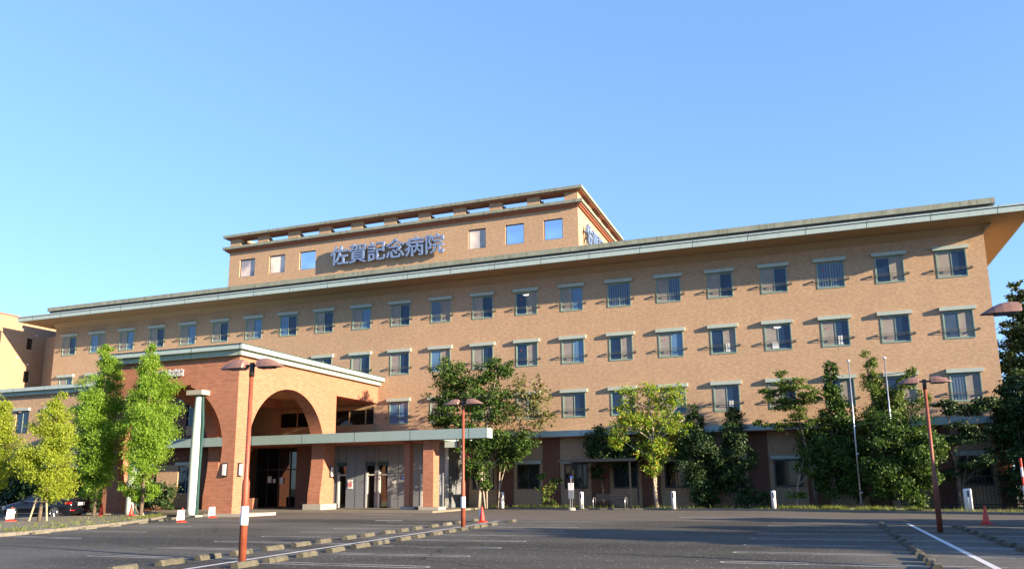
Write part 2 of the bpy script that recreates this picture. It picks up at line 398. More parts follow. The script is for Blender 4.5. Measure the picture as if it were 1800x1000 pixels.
for p, q in (((38.3, -33.3), (42.6, -33.9)), ((37.5, -29.9), (41.9, -30.3)), ((36.3, -26.1), (40.6, -26.5)), ((35, -20.7), (39.2, -21.4)), ((33, -17.4), (37.5, -17.6))):
    ubay(mb, p[0], q[0], p[1], slope=q[1]-p[1])
o = mb.build('bay_lines', M['paint']); prop(o, kind='structure')
mb = MB()
addline(mb, (39.8, -11.6), (44.6, -13.1), .14, .009); addline(mb, (46.2, -20.0), (47.5, -19.6), .3, .005); addline(mb, (60.0, -14.5), (63.8, -14.8), .12, .009)
o = mb.build('road_dashes', M['paint_new']); prop(o, kind='structure')
mb = MB()
for p, q in (((69.8, -16.5), (73.7, -16.5)), ((69.8, -16.5), (69.9, -18.1)), ((73.7, -16.5), (75.2, -19.0)), ((71.2, -17.6), (75.3, -18.4)), ((34.3, -10.6), (42.6, -8.9)), ((36, -9.9), (38.2, -11.4)), ((39.4, -9.5), (41.8, -10.9))):
    addline(mb, p, q, .12, .009)
o = mb.build('orange_road_marks', M['paint_orange']); prop(o, kind='structure')

# ------------------------------------------------------------------ the hospital
def hole_wall(mb, axis, plane, u0, u1, z0, z1, holes, depth, sgn=1):
    """wall face in plane; holes (u0,u1,z0,z1); reveals go `depth` inwards (sgn direction)."""
    us = sorted(set([u0, u1] + [h[0] for h in holes] + [h[1] for h in holes]))
    zs = sorted(set([z0, z1] + [h[2] for h in holes] + [h[3] for h in holes]))
    P = (lambda u, a, z: (u, a, z)) if axis == 'y' else (lambda u, a, z: (a, u, z))
    inh = lambda u, z: any(h[0] < u < h[1] and h[2] < z < h[3] for h in holes)
    for a, b_ in zip(us, us[1:]):
        for c, d in zip(zs, zs[1:]):
            if not inh((a+b_)/2, (c+d)/2):
                mb.add([P(a, plane, c), P(b_, plane, c), P(b_, plane, d), P(a, plane, d)], [(0, 1, 2, 3)])
    q = plane+depth*sgn
    for h in holes:
        a, b_, c, d = h
        mb.add([P(a, plane, c), P(b_, plane, c), P(b_, plane, d), P(a, plane, d), P(a, q, c), P(b_, q, c), P(b_, q, d), P(a, q, d)],
               [(0, 1, 5, 4), (1, 2, 6, 5), (2, 3, 7, 6), (3, 0, 4, 7)])
S = 3.55
X0, X1 = -.9, 77.5
BD = 22.0
hosp = thing('hospital_building', 'long four storey beige tiled hospital with wide green eave and rooftop storey', 'hospital', (38, 0, 0))
def wx(k): return k*S+.16
WW, WZ = 1.71, 1.77
rowtop = {4: 15.93, 3: 12.03, 2: 8.13, 1: 3.12}
holes = []; wins = []
for row in (4, 3, 2, 1):
    ks = {4: range(22), 3: range(22), 2: range(10, 22), 1: range(12, 22)}[row]
    for k in ks:
        z1 = rowtop[row]; z0 = z1-WZ
        holes.append((wx(k), wx(k)+WW, z0, z1)); wins.append((row, k, wx(k), z0))
mb = MB()
hole_wall(mb, 'y', 0, X0, X1, 0, 17.1, holes, .14)
mb.add([(X0, 0, 0), (X0, BD, 0), (X0, BD, 17.1), (X0, 0, 17.1)], [(0, 1, 2, 3)])
mb.add([(X1, 0, 0), (X1, BD, 0), (X1, BD, 17.1), (X1, 0, 17.1)], [(0, 1, 2, 3)])
mb.add([(X0, BD, 0), (X1, BD, 0), (X1, BD, 17.1), (X0, BD, 17.1)], [(0, 1, 2, 3)])
mb.build('wall', M['tile'], hosp)
# ground floor pilasters
mb = MB()
for k in range(11, 22):
    mb.box(k*S+2.15, min(k*S+3.40, X1-.02), -.12, -.002, .05, 4.95)
pil_o = mb.build('pilaster_course', M['tile_dark'], hosp)
# storey band above the ground floor
MB().box(34.62, 77.9, -1.0, -.003, 4.97, 5.38).build('storey_band', M['fascia'], hosp)
MB().box(34.62, 77.85, -.95, -.004, 4.93, 4.968).build('storey_band_soffit', M['soffit_red'], hosp)
# roof: soffit, cove, fascia, recess, coping
MB().box(X0-2.2, X1+2.2, -2.2, BD+2.2, 17.28, 17.34).build('soffit', M['soffit'], hosp)
mb = MB(); mb.prism([(-.42, 17.27), (-.03, 16.85), (.0, 16.85), (0, 17.27)], 'x', X0, X1)
mb.prism([(X1+.42, 17.27), (X1+.03, 16.85), (X1+.001, 16.85), (X1+.001, 17.27)], 'y', -.42, BD)
mb.build('cove', M['cove'], hosp)
mb = MB(); mb.box(X0-2.3, X1+2.3, -2.3, BD+2.3, 17.345, 17.64); mb.box(X0-2.3, X1+2.3, -2.3, -2.201, 17.3, 17.344); mb.box(X1+2.201, X1+2.3, -2.2, BD+2.3, 17.3, 17.344)
mb.box(X0-2.3, X0-2.201, -2.2, BD+2.3, 17.3, 17.344)
mb.box(X0-2.36, X1+2.36, -2.36, BD+2.3, 17.665, 17.76)
mb.build('roof_edge', M['fascia'], hosp)
MB().box(X0-2.27, X1+2.27, -2.27, BD, 17.64, 17.665).build('roof_edge_groove', M['teal'], hosp)
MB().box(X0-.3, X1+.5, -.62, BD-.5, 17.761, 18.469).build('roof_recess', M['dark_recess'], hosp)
MB().box(X0-.5, X1+.7, -.75, BD-.2, 18.47, 18.82).build('coping', M['parapet'], hosp)

# windows ---------------------------------------------------------------
def frame_mesh(w_, h_, mat, y0=-.03, y1=.10, t_=.055):
    mb = MB(); mb.box(0, w_, y0, y1, 0, t_); mb.box(0, w_, y0, y1, h_-t_, h_); mb.box(0, t_, y0, y1, t_+.001, h_-t_-.001); mb.box(w_-t_, w_, y0, y1, t_+.001, h_-t_-.001)
    return mb.mesh('window', mat)
fm = frame_mesh(WW, WZ, M['frame']); fmd = frame_mesh(WW, WZ, M['frame_dark'], -.05, .10, .08)
def pane_mesh(side, mat, fmat, back=False):
    mb = MB(); a, b_ = (.056, WW/2+.03) if side == 0 else (WW/2-.03, WW-.056)
    y = .055 if back else .02
    mb.box(a+.03, b_-.03, y+.008, y+.02, .09, WZ-.09)
    me = mb.mesh('pane', mat)
    return me
def sash_mesh(side, fmat, back):
    mb = MB(); a, b_ = (.056, WW/2+.03) if side == 0 else (WW/2-.03, WW-.056); y = .055 if back else .02
    mb.box(a, a+.045, y-.015, y+.025, .057, WZ-.057); mb.box(b_-.045, b_, y-.015, y+.025, .057, WZ-.057)
    mb.box(a+.046, b_-.046, y-.015, y+.025, .057, .12); mb.box(a+.046, b_-.046, y-.015, y+.025, WZ-.11, WZ-.057)
    return mb.mesh('sash', fmat)
PM = {}
def gp(side, key, back):
    if (side, key, back) not in PM: PM[(side, key, back)] = pane_mesh(side, M[key], None, back)
    return PM[(side, key, back)]
SM = {(s_, d): sash_mesh(s_, M['frame_dark'] if d else M['frame'], s_ == 1) for s_ in (0, 1) for d in (0, 1)}
mb = MB(); mb.box(-.16, WW+.16, -.22, -.002, WZ+.01, WZ+.24); mb.prism([(-.22, WZ+.24), (-.002, WZ+.24), (-.002, WZ+.27)], 'x', -.16, WW+.16)
aw = mb.mesh('awning', M['awning'])
mb = MB()
for z in (.46, .58): mb.box(-.26, WW+.26, -.155, -.13, z, z+.025)
for x in (-.26, WW+.22, WW/2-.02): 
    mb.box(x, x+.03, -.15, -.001 if x < 0 or x > WW else -.10, .46, .60)
mb.box(-.31, -.265, -.15, -.12, .50, .54); mb.box(WW+.265, WW+.31, -.15, -.12, .50, .54)
rl = mb.mesh('rail', M['rail'])
def codes(row, k):
    t4 = "SG BS SB SG SB SG SB BG SG SB SG DS SG GS SB DD SD SG SG DD GS SG".split()
    t3 = "SP SG SG SB SG SG GS SG SG SG SG BS SG GS SB GS SB GS SG SG SG PS".split()
    t2 = {10: 'BB', 11: 'SB', 12: 'GS', 13: 'SG', 14: 'SG', 15: 'GS', 16: 'SB', 17: 'SG', 18: 'SG', 19: 'GS', 20: 'GS', 21: 'DS'}
    if row == 4: return t4[k]
    if row == 3: return t3[k]
    if row == 2: return t2[k]
    return 'LL'
KEY = {'S': 'screen', 'G': 'glass', 'B': 'blind', 'D': 'blind_dark', 'P': 'glass2', 'N': 'glass_brown', 'L': 'glass_low'}
mb = MB(); mb.add([(.36, -.012, 1.28), (.48, -.012, 1.28), (.42, -.012, 1.17)], [(0, 2, 1)]); tri_m = mb.mesh('evacuation_mark', M['red'])
mb = MB(); mb.add([(WW-.52, -.0, 1.28), (WW-.40, -.0, 1.28), (WW-.46, -.0, 1.17)], [(0, 2, 1)]); tri_m2 = mb.mesh('evacuation_mark', M['red'])
mb = MB(); mb.box(.45, .85, .0, .006, .14, .55); pap_m = mb.mesh('paper_sheet', M['paper'])
mb = MB(); mb.box(WW-.72, WW-.62, .03, .04, .14, .7); mb.box(WW-.58, WW-.45, .03, .04, .14, .7); pap2_m = mb.mesh('paper_sheet', M['paper'])
mb = MB(); mb.tube([(WW*.36, .0, WZ-.22), (WW*.5, .0, WZ-.24), (WW*.62, .0, WZ-.22)], [.02, .05, .02], 8); lam_m = mb.mesh('lit_ceiling_lamp', M['glow'])
marks = {(4, 1): 1, (4, 7): 1, (4, 13): 1, (4, 16): 1, (4, 19): 1, (3, 13): 1, (3, 16): 1, (3, 19): 1, (3, 10): 1}
for row, k, x, z0 in wins:
    wo_ = inst('window', fmd if row == 1 else fm, hosp, (x-38, 0, z0))
    c = codes(row, k); d = 1 if row == 1 else 0
    if row == 1: wo_['label'] = 'dark framed ground floor window'
    inst('pane', gp(0, KEY[c[0]], False), wo_); inst('pane', gp(1, KEY[c[1]], True), wo_)
    inst('sash', SM[(0, d)], wo_); inst('sash', SM[(1, d)], wo_)
    inst('awning', aw, wo_)
    if row > 1: inst('rail', rl, wo_)
    if (row, k) in marks: inst('evacuation_mark', tri_m, wo_)
    if (row, k) in ((3, 18), (2, 19)): inst('paper_sheet', pap_m, wo_)
    if (row, k) in ((3, 17), (3, 19), (2, 17)): inst('paper_sheet', pap2_m, wo_)
    if (row, k) in ((3, 18), (4, 13)): inst('ceiling_lamp', lam_m, wo_)

# rooftop storey ---------------------------------------------------------
PX0, PX1, PY0, PY1 = 15.0, 50.0, 5.0, 19.5
pw = [(16.26, 18.02), (19.68, 21.45), (23.06, 24.83), (40.21, 41.84), (43.62, 45.28), (47.03, 48.67)]
mb = MB(); hole_wall(mb, 'y', PY0, PX0, PX1, 18.0, 24.1, [(a, b_, 21.45, 23.2) for a, b_ in pw], .22)
for x in (PX0, PX1): mb.add([(x, PY0, 18), (x, PY1, 18), (x, PY1, 24.1), (x, PY0, 24.1)], [(0, 1, 2, 3)])
mb.add([(PX0, PY1, 18), (PX1, PY1, 18), (PX1, PY1, 24.1), (PX0, PY1, 24.1)], [(0, 1, 2, 3)])
pent = mb.build('rooftop_storey', M['tile'], hosp)
for i, (a, b_) in enumerate(pw):
    rw = MB().box(a+.04, b_-.04, PY0+.14, PY0+.2, 21.49, 23.16).build('rooftop_window', M['mirror_painted' if i in (0, 1, 3) else 'mirror'], pent)
    mb = MB(); mb.box(a, a+.06, PY0+.10, PY0+.139, 21.45, 23.2); mb.box(b_-.06, b_, PY0+.10, PY0+.139, 21.45, 23.2); mb.box(a+.061, b_-.061, PY0+.10, PY0+.139, 21.45, 21.51); mb.box(a+.061, b_-.061, PY0+.10, PY0+.139, 23.14, 23.2)
    mb.build('frame', M['darksteel'], rw)
def ring(mb, o_, z0, z1, wd):
    x0, x1, y0, y1 = PX0-o_, PX1+o_, PY0-o_, PY1+o_
    mb.box(x0, x1, y0, y0+wd, z0, z1); mb.box(x0, x1, y1-wd, y1, z0, z1)
    mb.box(x0, x0+wd, y0+wd, y1-wd, z0, z1); mb.box(x1-wd, x1, y0+wd, y1-wd, z0, z1)
mb = MB(); ring(mb, .2, 24.02, 24.13, .5); ring(mb, .34, 24.131, 24.24, .6); mb.build('cornice_moulding', M['soffit_red'], pent)
mb = MB(); mb.box(PX0-.5, PX1+.5, PY0-.5, PY1+.5, 24.241, 24.49); mb.build('cornice', M['parapet'], pent)
def pier(*q): MB().box(*q, 24.491, 25.345).build('rooftop_pier', M['tile'], pent)
for a, b_ in [(15.0, 16.24), (18.19, 19.45), (21.67, 22.95), (25.1, 26.34), (28.53, 29.73), (31.96, 33.18), (35.39, 36.57), (38.81, 39.94), (42.17, 43.31), (45.6, 46.7), (48.86, 50)]:
    pier(a, b_, PY0, PY0+.5); pier(a, b_, PY1-.5, PY1)
for y in (8.4, 11.8, 15.2):
    for x0, x1 in ((PX0, PX0+.5), (PX1-.5, PX1)): pier(x0, x1, y, y+1.1)
for x0, x1 in ((PX0, PX0+.5), (PX1-.5, PX1)): pier(x0, x1, PY0+.501, PY0+1.2)
mb = MB(); ring(mb, .35, 25.35, 25.42, 1.3); mb.build('roof_ring_soffit', M['soffit_red'], pent)
mb = MB(); ring(mb, .5, 25.421, 25.67, 1.5); mb.build('roof_ring', M['parapet'], pent)
for a in (16.24, 19.45, 22.95, 26.34, 29.73, 33.18, 36.57, 39.94, 43.31, 46.7):
    MB().tube([(a+.02, PY0+.25, 24.85), (a+.28, PY0+.25, 24.85)], .10, 8).build('floodlight', M['darksteel'], pent)

# lettering ---------------------------------------------------------------
def text_mesh(ch, size, extr, off):
    cu = bpy.data.curves.new('t', 'FONT'); cu.body = ch; cu.size = size; cu.extrude = extr; cu.offset = off; cu.align_x = 'CENTER'; cu.resolution_u = 2
    ob = bpy.data.objects.new('t', cu); COL.objects.link(ob)
    dg = bpy.context.evaluated_depsgraph_get(); dg.update()
    me = bpy.data.meshes.new_from_object(ob.evaluated_get(dg)); bpy.data.objects.remove(ob); return me
NAME = '\u4f50\u8cc0\u8a18\u5ff5\u75c5\u9662'
def sign(name, label, origin, size, pitch_, extr, off, mat, rz=0):
    root = thing(name, label, 'sign', origin, rz)
    for i, ch in enumerate(NAME):
        me = text_mesh(ch, size, extr, off); me.materials.clear(); me.materials.append(mat)
        me.transform(Matrix.Translation((pitch_*(i+.5), 0, 0)) @ Matrix.Rotation(R(90), 4, 'X'))
        o = bpy.data.objects.new('letter', me); COL.objects.link(o); o.parent = root
    return root
sign('rooftop_sign', 'big raised blue grey name letters on the long wall of the rooftop storey', (26.75, 4.62, 21.5), 1.90, 1.90, .13, .018, M['letter'])
sign('rooftop_sign', 'raised name letters on the short sunlit end wall of the rooftop storey', (50.36, 6.1, 21.4), 1.80, 1.85, .12, .018, M['letter'], R(90))
sign('porch_sign', 'small pale name letters on the red brick front of the entrance porch', (27.85, -16.50, 8.50), .46, .435, .04, .010, M['letter_red'])

# ------------------------------------------------------------------ annex and low wing
anx = thing('annex_building', 'sunlit orange beige annex wing standing at the far left edge', 'building', (-13, 10, 0))
mb = MB(); AH = [(-2.9, -1.75, 15.6, 16.75), (.96, 1.6, 15.4, 16.5), (.96, 1.6, 12.1, 13.2), (-2.9, -1.75, 11.4, 12.6)]
hole_wall(mb, 'x', -5.9, -5, 26, 0, 18.4, AH, .15, -1)
mb.add([(-5.9, -5, 0), (-22, -5, 0), (-22, -5, 18.4), (-5.9, -5, 18.4)], [(0, 1, 2, 3)]); mb.add([(-5.9, 26, 0), (-22, 26, 0), (-22, 26, 18.4), (-5.9, 26, 18.4)], [(0, 1, 2, 3)])
mb.add([(-22, -5, 0), (-22, 26, 0), (-22, 26, 18.4), (-22, -5, 18.4)], [(0, 1, 2, 3)])
mb.build('wall', M['annex'], anx)
MB().box(-22.1, -5.8, -5.1, 26.1, 18.401, 18.5).build('coping', M['soffit_red'], anx)
for i, h in enumerate(AH):
    MB().box(-6.06, -6.0, h[0]+.03, h[1]-.03, h[2]+.03, h[3]-.03).build('window', M['glass2'] if i in (0, 3) else M['glass_hall'], anx)
mb = MB()
for y, z in ((.4, 17.3), (1.9, 16.9), (.1, 14.4), (1.3, 13.9)): mb.tube([(-5.9, y, z), (-5.75, y, z)], [.11, .04], 8)
mb.build('vent_caps', M['steel'], anx)
MB().box(-5.9+.001, -.91, 3.0, 3.4, 0, 16.9).build('link_wall', M['tile'], anx)

lw = thing('low_wing', 'two storey beige wing with flat green edged roof left of the entrance porch', 'building', (10, -3, 0))
LH = [(x, x+1.5, 6.3, 8.15) for x in (3.55, 7.1, 10.65, 14.2, 17.75, 21.3)] + [(x, x+1.5, 1.3, 3.3) for x in (3.55, 7.1, 10.65, 14.2, 17.75, 21.3)] + [(x, x+1.5, 6.3, 8.15) for x in (-3.5, 0)]
mb = MB(); hole_wall(mb, 'y', -6.6, -30, 24.58, 0, 9.5, LH, .12)
mb.build('wall', M['tile'], lw)
for h in LH:
    wn = MB().box(h[0]+.03, h[1]-.03, -6.52, -6.49, h[2]+.03, h[3]-.03).build('window', M['glass'], lw)
    MB().box(h[0]-.15, h[1]+.15, -6.82, -6.601, h[3]+.05, h[3]+.28).build('awning', M['awning'], wn)
    MB().box((h[0]+h[1])/2-.03, (h[0]+h[1])/2+.03, -6.55, -6.521, h[2]+.03, h[3]-.03).build('mullion', M['frame'], wn)
mb = MB(); hole_wall(mb, 'y', -6.63, 11, 24.57, 0, 9.47, [(18.5, 20, 6.0, 8.0), (15, 16.5, 6., 8.), (21.8, 23.2, 5.6, 8.1), (15, 17, 1.2, 3.4), (19, 22.4, .2, 3.4)], .02)
mb.build('brick_facing', M['tile_dark'], lw)
MB().box(-30, 24.0, -7.2, -.002, 9.80, 10.08).build('roof_edge', M['fascia'], lw)
MB().box(-30, 24.05, -6.9, -.003, 9.48, 9.798).build('roof_band', M['fascia2'], lw)

# ------------------------------------------------------------------ entrance porch
porch = thing('entrance_porch', 'red brick entrance porch with round arches and flat green edged roof', 'porch', (29.6, -8, 0))
def arch_prof(c, R0, zc, base_hw, kink=1.1, lo=0, n=26, flat=None):
    """left-to-right outline of the opening from the ground up and over"""
    L = []
    a0 = math.asin(min(1, (kink-zc)/R0*.72)) if R0 else 0
    pts = []
    for i in range(n+1):
        z = kink+(zc-kink)*i/n
        tt = max(0., (zc-z)/(zc-kink)); hw = R0-(R0-base_hw)*tt**1.7
        pts.append((hw, z))
    for i in range(1, n+1):
        a = math.pi/2*i/n
        pts.append((R0*math.cos(a), zc+R0*math.sin(a)))
    right = [(c+base_hw, lo)] + [(c+h, z) for h, z in pts]
    if flat:
        fx, fz = flat
        right = [p for p in right if not (p[0]-c < fx and p[1] > zc)] + [(c+fx, zc+math.sqrt(R0*R0-fx*fx)), (c+fx, fz)]
    left = [(2*c-u, z) for u, z in reversed(right)]
    if not flat: left = left[1:]
    return right + left
PF, PS = -16.4, 34.6
op = arch_prof(29.6, 4.05, 3.95, 3.3, flat=(1.43, 7.88))
outl = [(24.6, 9.44), (24.6, 0)] + list(reversed(op)) + [(34.6, 0), (34.6, 9.44)]
mb = MB(); mb.prism(outl, 'y', PF, PF+1.0); mb.build('front_wall', M['redbrick'], porch)
sa = arch_prof(-11.25, 4.05, 3.9, 3.72)
outl = [(-15.399, 9.44), (-15.399, 0)] + list(reversed(sa)) + [(-5.85, 0), (-5.85, 8.1), (-.003, 8.1), (-.003, 9.44)]
for x0, x1 in ((33.6, 34.6), (24.6, 25.6)):
    mb = MB(); mb.prism(outl, 'x', x0, x1); mb.build('side_wall', M['redbrick'], porch)
MB().box(25.61, 33.59, -15.39, -.01, 8.75, 9.2).build('ceiling', M['ceiling'], porch)
MB().box(24.0, 35.2, -17.0, -.005, 9.78, 10.06).build('roof_edge', M['fascia'], porch)
MB().box(23.94, 35.26, -17.06, -.006, 10.061, 10.09).build('roof_lip', M['teal'], porch)
MB().box(24.3, 34.9, -16.7, -.007, 9.46, 9.779).build('roof_band', M['fascia2'], porch)
for q in ((32.7, 35.6, -16.55, -13.6, .0, .17), (23.6, 26.5, -16.55, -13.6, .0, .17), (33.4, 34.85, -7.75, -5.6, .121, .5)): MB().box(*q).build('plinth', M['concrete'], porch)
for xc in (27.25, 31.95):
    prof = []
    for i in range(25):
        z = .10+7.05*i/24; tt = i/24
        wdt = np.interp(tt, [0, .5, .8, 1], [.285, .31, .26, .20])
        
        prof.append((wdt, z))
    mb = MB()
    mb.tube([(xc-.05, -16.62+.0, z) for r_, z in prof], [r_ for r_, z in prof], 20)
    cl = mb.build('column', M['pale_col'], porch, smooth=True)
    mb = MB(); pts = [(xc+.0, .10)] + [(xc-.05+np.interp(i/24, [0, .3, .5, .75, 1], [.40, .37, .40, .44, .30]), .1+7.05*i/24) for i in range(25)] + [(xc+.0, 7.15)]
    mb.prism(pts, 'y', -16.66, -16.52); mb.build('fin', M['teal'], cl)
    MB().box(xc-.60, xc+.56, -17.1, -16.3, 7.16, 7.44).build('capital', M['concrete'], cl)
    MB().box(xc-.6, xc+.7, -17.2, -16.2, .0, .1).build('base', M['concrete'], cl)
# wall lights
def wall_light(x, y, nx, ny, lab):
    root = thing('wall_lantern', lab, 'wall light', (x, y, 2.7), math.atan2(-nx, ny) if False else 0, 'wall lights on the porch piers')
    if ny: MB().box(-.15, .15, -.09, -.0, -.40, .40).build('housing', M['darksteel'], root, True); MB().box(-.11, .11, -.16, -.091, -.32, .32).build('diffuser', M['white'], root, True)
    else: MB().box(0, .09, -.15, .15, -.40, .40).build('housing', M['darksteel'], root, True); MB().box(.091, .16, -.11, .11, -.32, .32).build('diffuser', M['white'], root, True)
wall_light(34.0, PF-.002, 0, -1, 'white wall light on the front face of the right porch pier')
wall_light(34.602, -15.95, 1, 0, 'white wall light on the sunlit side of the front porch pier')
wall_light(34.602, -6.3, 1, 0, 'shaded wall light on the rear porch pier under the canopy')

# ------------------------------------------------------------------ canopy + vestibule
can = thing('entrance_canopy', 'long flat pale green canopy slab on brick posts beside the porch', 'canopy', (40, -5, 0))
mb = MB(); mb.box(14, 47.3, -8.2, -7.9, 4.60, 5.23); mb.box(47.1, 47.299, -7.899, -7.5, 4.60, 5.23); mb.box(43.6, 47.298, -7.499, -7.3, 4.60, 5.23); mb.box(43.3, 43.599, -7.499, -.01, 4.60, 5.23)
mb.build('canopy_edge', M['canopy'], can)
mb = MB(); mb.box(24.7, 43.299, -7.899, -.01, 4.64, 5.20); mb.box(43.3, 47.099, -7.899, -7.5, 4.64, 5.20); mb.box(14, 24.699, -7.899, -6.7, 4.64, 5.20); mb.build('slab', M['soffit_red'], can)
for (x0, x1, y0, y1) in ((42.5, 43.25, -7.6, -6.75), (40.75, 41.15, -6.9, -6.35)):
    p_ = MB().box(x0, x1, y0, y1, .3, 4.635).build('post', M['redbrick'], can)
    MB().box(x0-.22, x1+.45, y0-.15, y1+.15, .115, .31).build('footing', M['concrete'], p_)
mb = MB()
for x in (30.5, 33, 36, 39, 42, 45): mb.lathe([(.09, 4.62), (.09, 4.645)], 12, (x, -5.5))
mb.build('downlights', M['steel'], can)

ves = thing('entrance_hall', 'grey panelled and glazed entrance hall under the canopy', 'entrance', (34, -1.5, 0))
mb = MB()
segs = [(33.0, 33.06), (33.76, 35.1), (35.3, 35.45), (36.17, 36.52), (37.27, 40.0), (40.6, 42.2)]
segs = [(32.3, 33.10), (33.78, 35.52), (36.2, 36.56), (37.28, 42.2)]
for a, b_ in segs: mb.box(a, b_, -3.0, -2.8, .12, 4.62)
for a, b_ in ((33.10, 33.78), (35.52, 36.2), (36.56, 37.28)): mb.box(a, b_, -3.0, -2.8, 3.42, 4.62)
mb.box(42.0, 42.2, -2.79, -.01, .12, 4.62)
mb.build('wall_panel', M['panel'], ves)
mb = MB()
for x in (33.1, 33.8, 34.6, 35.5, 36.22, 36.54, 37.3, 38.2, 39.2, 40.1, 41.2): mb.box(x-.012, x+.012, -3.006, -3.0, .15, 4.6)
mb.box(32.3, 42.2, -3.006, -3.0, 2.98, 3.0) if False else None
mb.build('panel_joints', M['darksteel'], ves)
for a, b_ in ((33.10, 33.78), (35.52, 36.2), (36.56, 37.28)):
    d_ = MB().box(a+.12, b_, -2.9, -2.86, .2, 3.4).build('door', M['glass_hall'], ves)
    MB().box(a-.02, a+.12, -3.04, -2.8, .14, 2.7).build('door_frame', M['steel'], d_)
    MB().box(a+.13, b_-.01, -3.0, -2.91, 2.45, 2.55).build('transom', M['steel'], d_)
    MB().box(a-.05, b_+.03, -3.12, -3.008, 3.15, 3.40).build('shutter_box', M['teal'], d_)
MB().box(33.35, 33.6, -3.0+.15, -2.84, .3, 2.2)
mb = MB()
for x in (37.6, 40.0): mb.box(x, x+.0, 0, 0, 0, 0) if False else None
mb.box(40.0, 40.18, -3.03, -3.007, .14, 2.5); mb.box(41.95, 42.2, -3.05, -3.007, .14, 4.3)
mb.build('corner_trim', M['steel'], ves)
# glazed front of the hall
MB().box(25.7, 32.28, -2.95, -2.9, .12, 4.62).build('hall_glazing', M['glass_hall'], ves)
mb = MB()
for x in (25.7, 26.7, 27.75, 28.8, 29.9, 31.0, 32.2): mb.box(x, x+.07, -3.02, -2.951, .12, 4.6)
for z in (.13, 2.95): mb.box(25.7, 32.28, -3.0, -2.951, z, z+.1)
mb.build('mullions', M['darksteel'], ves)
for x, z, w_, h_ in ((26.8, 2.0, .35, .5), (27.3, 2.0, .22, .3), (27.9, 1.9, .35, .5), (31.6, 1.9, .35, .45), (30.2, 1.8, .25, .3)): MB().box(x, x+w_, -3.03, -3.021, z, z+h_).build('notice', M['paper'], ves)
mb = MB(); mb.box(29.35, 30.1, -3.01, -3.0, 3.05, 3.35); mb.box(29.4, 30.05, -3.01, -3.0, 3.4, 4.2); mb.build('pale_blinds', M['glass2'], ves)
MB().box(30.5, 31.75, -4.6, -3.4, .12, 4.63).build('pillar', M['tile_dark'], ves)
MB().box(26.6, 28.0, -6.2, -5.6, .12, .9).build('bench_block', M['redbrick'], ves)
# glazing on the first floor behind the porch
mb = MB(); mb.box(25.65, 34.3, -.12, -.06, 5.6, 7.75); mb.build('upper_glazing', M['glass_low'], ves)
mb = MB(); mb.box(25.65, 34.45, -.2, -.121, 5.24, 6.45); mb.box(25.65, 34.45, -.2, -.121, 7.6, 7.9)
for x in (27.2, 28.9, 30.5, 32.1, 33.6): mb.box(x, x+.09, -.17, -.121, 6.45, 7.6)
mb.build('spandrel', M['cove'], ves)
# small signs on the panels
def flat_sign(name, lab, cat, x, y, z, w_, h_, mat, extra=None):
    root = thing(name, lab, cat, (x, y, z)); MB().box(-w_/2, w_/2, -.03, 0, 0, h_).build('panel', mat, root, True)
    if extra: extra(root)
    return root
def nosmoke(root):
    mb = MB(); mb.tube([(0.16*math.cos(a), -.034, .30+.16*math.sin(a)) for a in [i*math.pi/12 for i in range(25)]], .018, 6); mb.tube([(-.11, -.036, .41), (.11, -.036, .19)], .018, 6); mb.build('red_ring', M['red'], root, True)
    MB().box(-.09, .09, -.036, -.031, .28, .32).build('cigarette', M['black'], root, True)
flat_sign('no_smoking_sign', 'white no smoking sign with red ring on the grey entrance panel', 'sign', 34.18, -3.008, 1.50, .42, .66, M['white'], nosmoke)
def icom(root): MB().box(-.06, .0, -.05, -.031, .14, .26).build('button_plate', M['black'], root, True)
flat_sign('intercom', 'small steel intercom box on the grey panel right of the doors', 'intercom', 37.82, -3.008, 1.62, .28, .42, M['steel'], icom)
def bl(root): MB().box(-.10, .10, -.036, -.031, .12, .15).build('white_bar', M['white'], root, True)
flat_sign('blue_sign', 'small square dark blue sign on the grey panel near the brick post', 'sign', 38.6, -3.008, 2.15, .26, .26, M['blue'], bl)
# notice board with rows of print
nb = thing('notice_board', 'tall grey hospital notice board with rows of dark print behind the brick post', 'notice board', (41.75, -4.2, .12))
MB().box(-.75, .55, -.06, .06, 0, 2.35).build('panel', M['panel'], nb, True)
MB().box(.551, .63, -.09, .09, 0, 2.4).build('edge_post', M['galv'], nb, True)
MB().box(-.6, .5, -.075, -.061, .95, 1.75).build('white_sheet', M['white'], nb, True)
mb = MB(); rnd = random.Random(4)
for r_ in range(5):
    x = -.55
    while x < .45:
        w_ = rnd.uniform(.05, .14); mb.box(x, min(x+w_, .48), -.082, -.076, 1.02+r_*.14, 1.08+r_*.14); x += w_+.04
mb.build('sheet_print', M['darksteel'], nb, True)
mb = MB()
for r_ in range(4):
    x = -.65
    while x < .45:
        w_ = rnd.uniform(.06, .15); mb.box(x, min(x+w_, .5), -.068, -.061, 1.82+r_*.13, 1.89+r_*.13); x += w_+.04
mb.build('panel_print', M['white'], nb, True)
MB().box(-.9, .95, -.2, .25, -.1, .0).build('base', M['concrete'], nb, True)
ex = thing('sign_box', 'small pale green lit sign box hanging below the canopy beside the brick post', 'sign', (43.9, -6.2, 4.15))
MB().box(-.45, .45, -.12, .12, 0, .4).build('panel', M['pale_col'], ex, True)
MB().box(.451, .62, -.16, .16, -.02, .42).build('end_cap', M['darksteel'], ex, True)

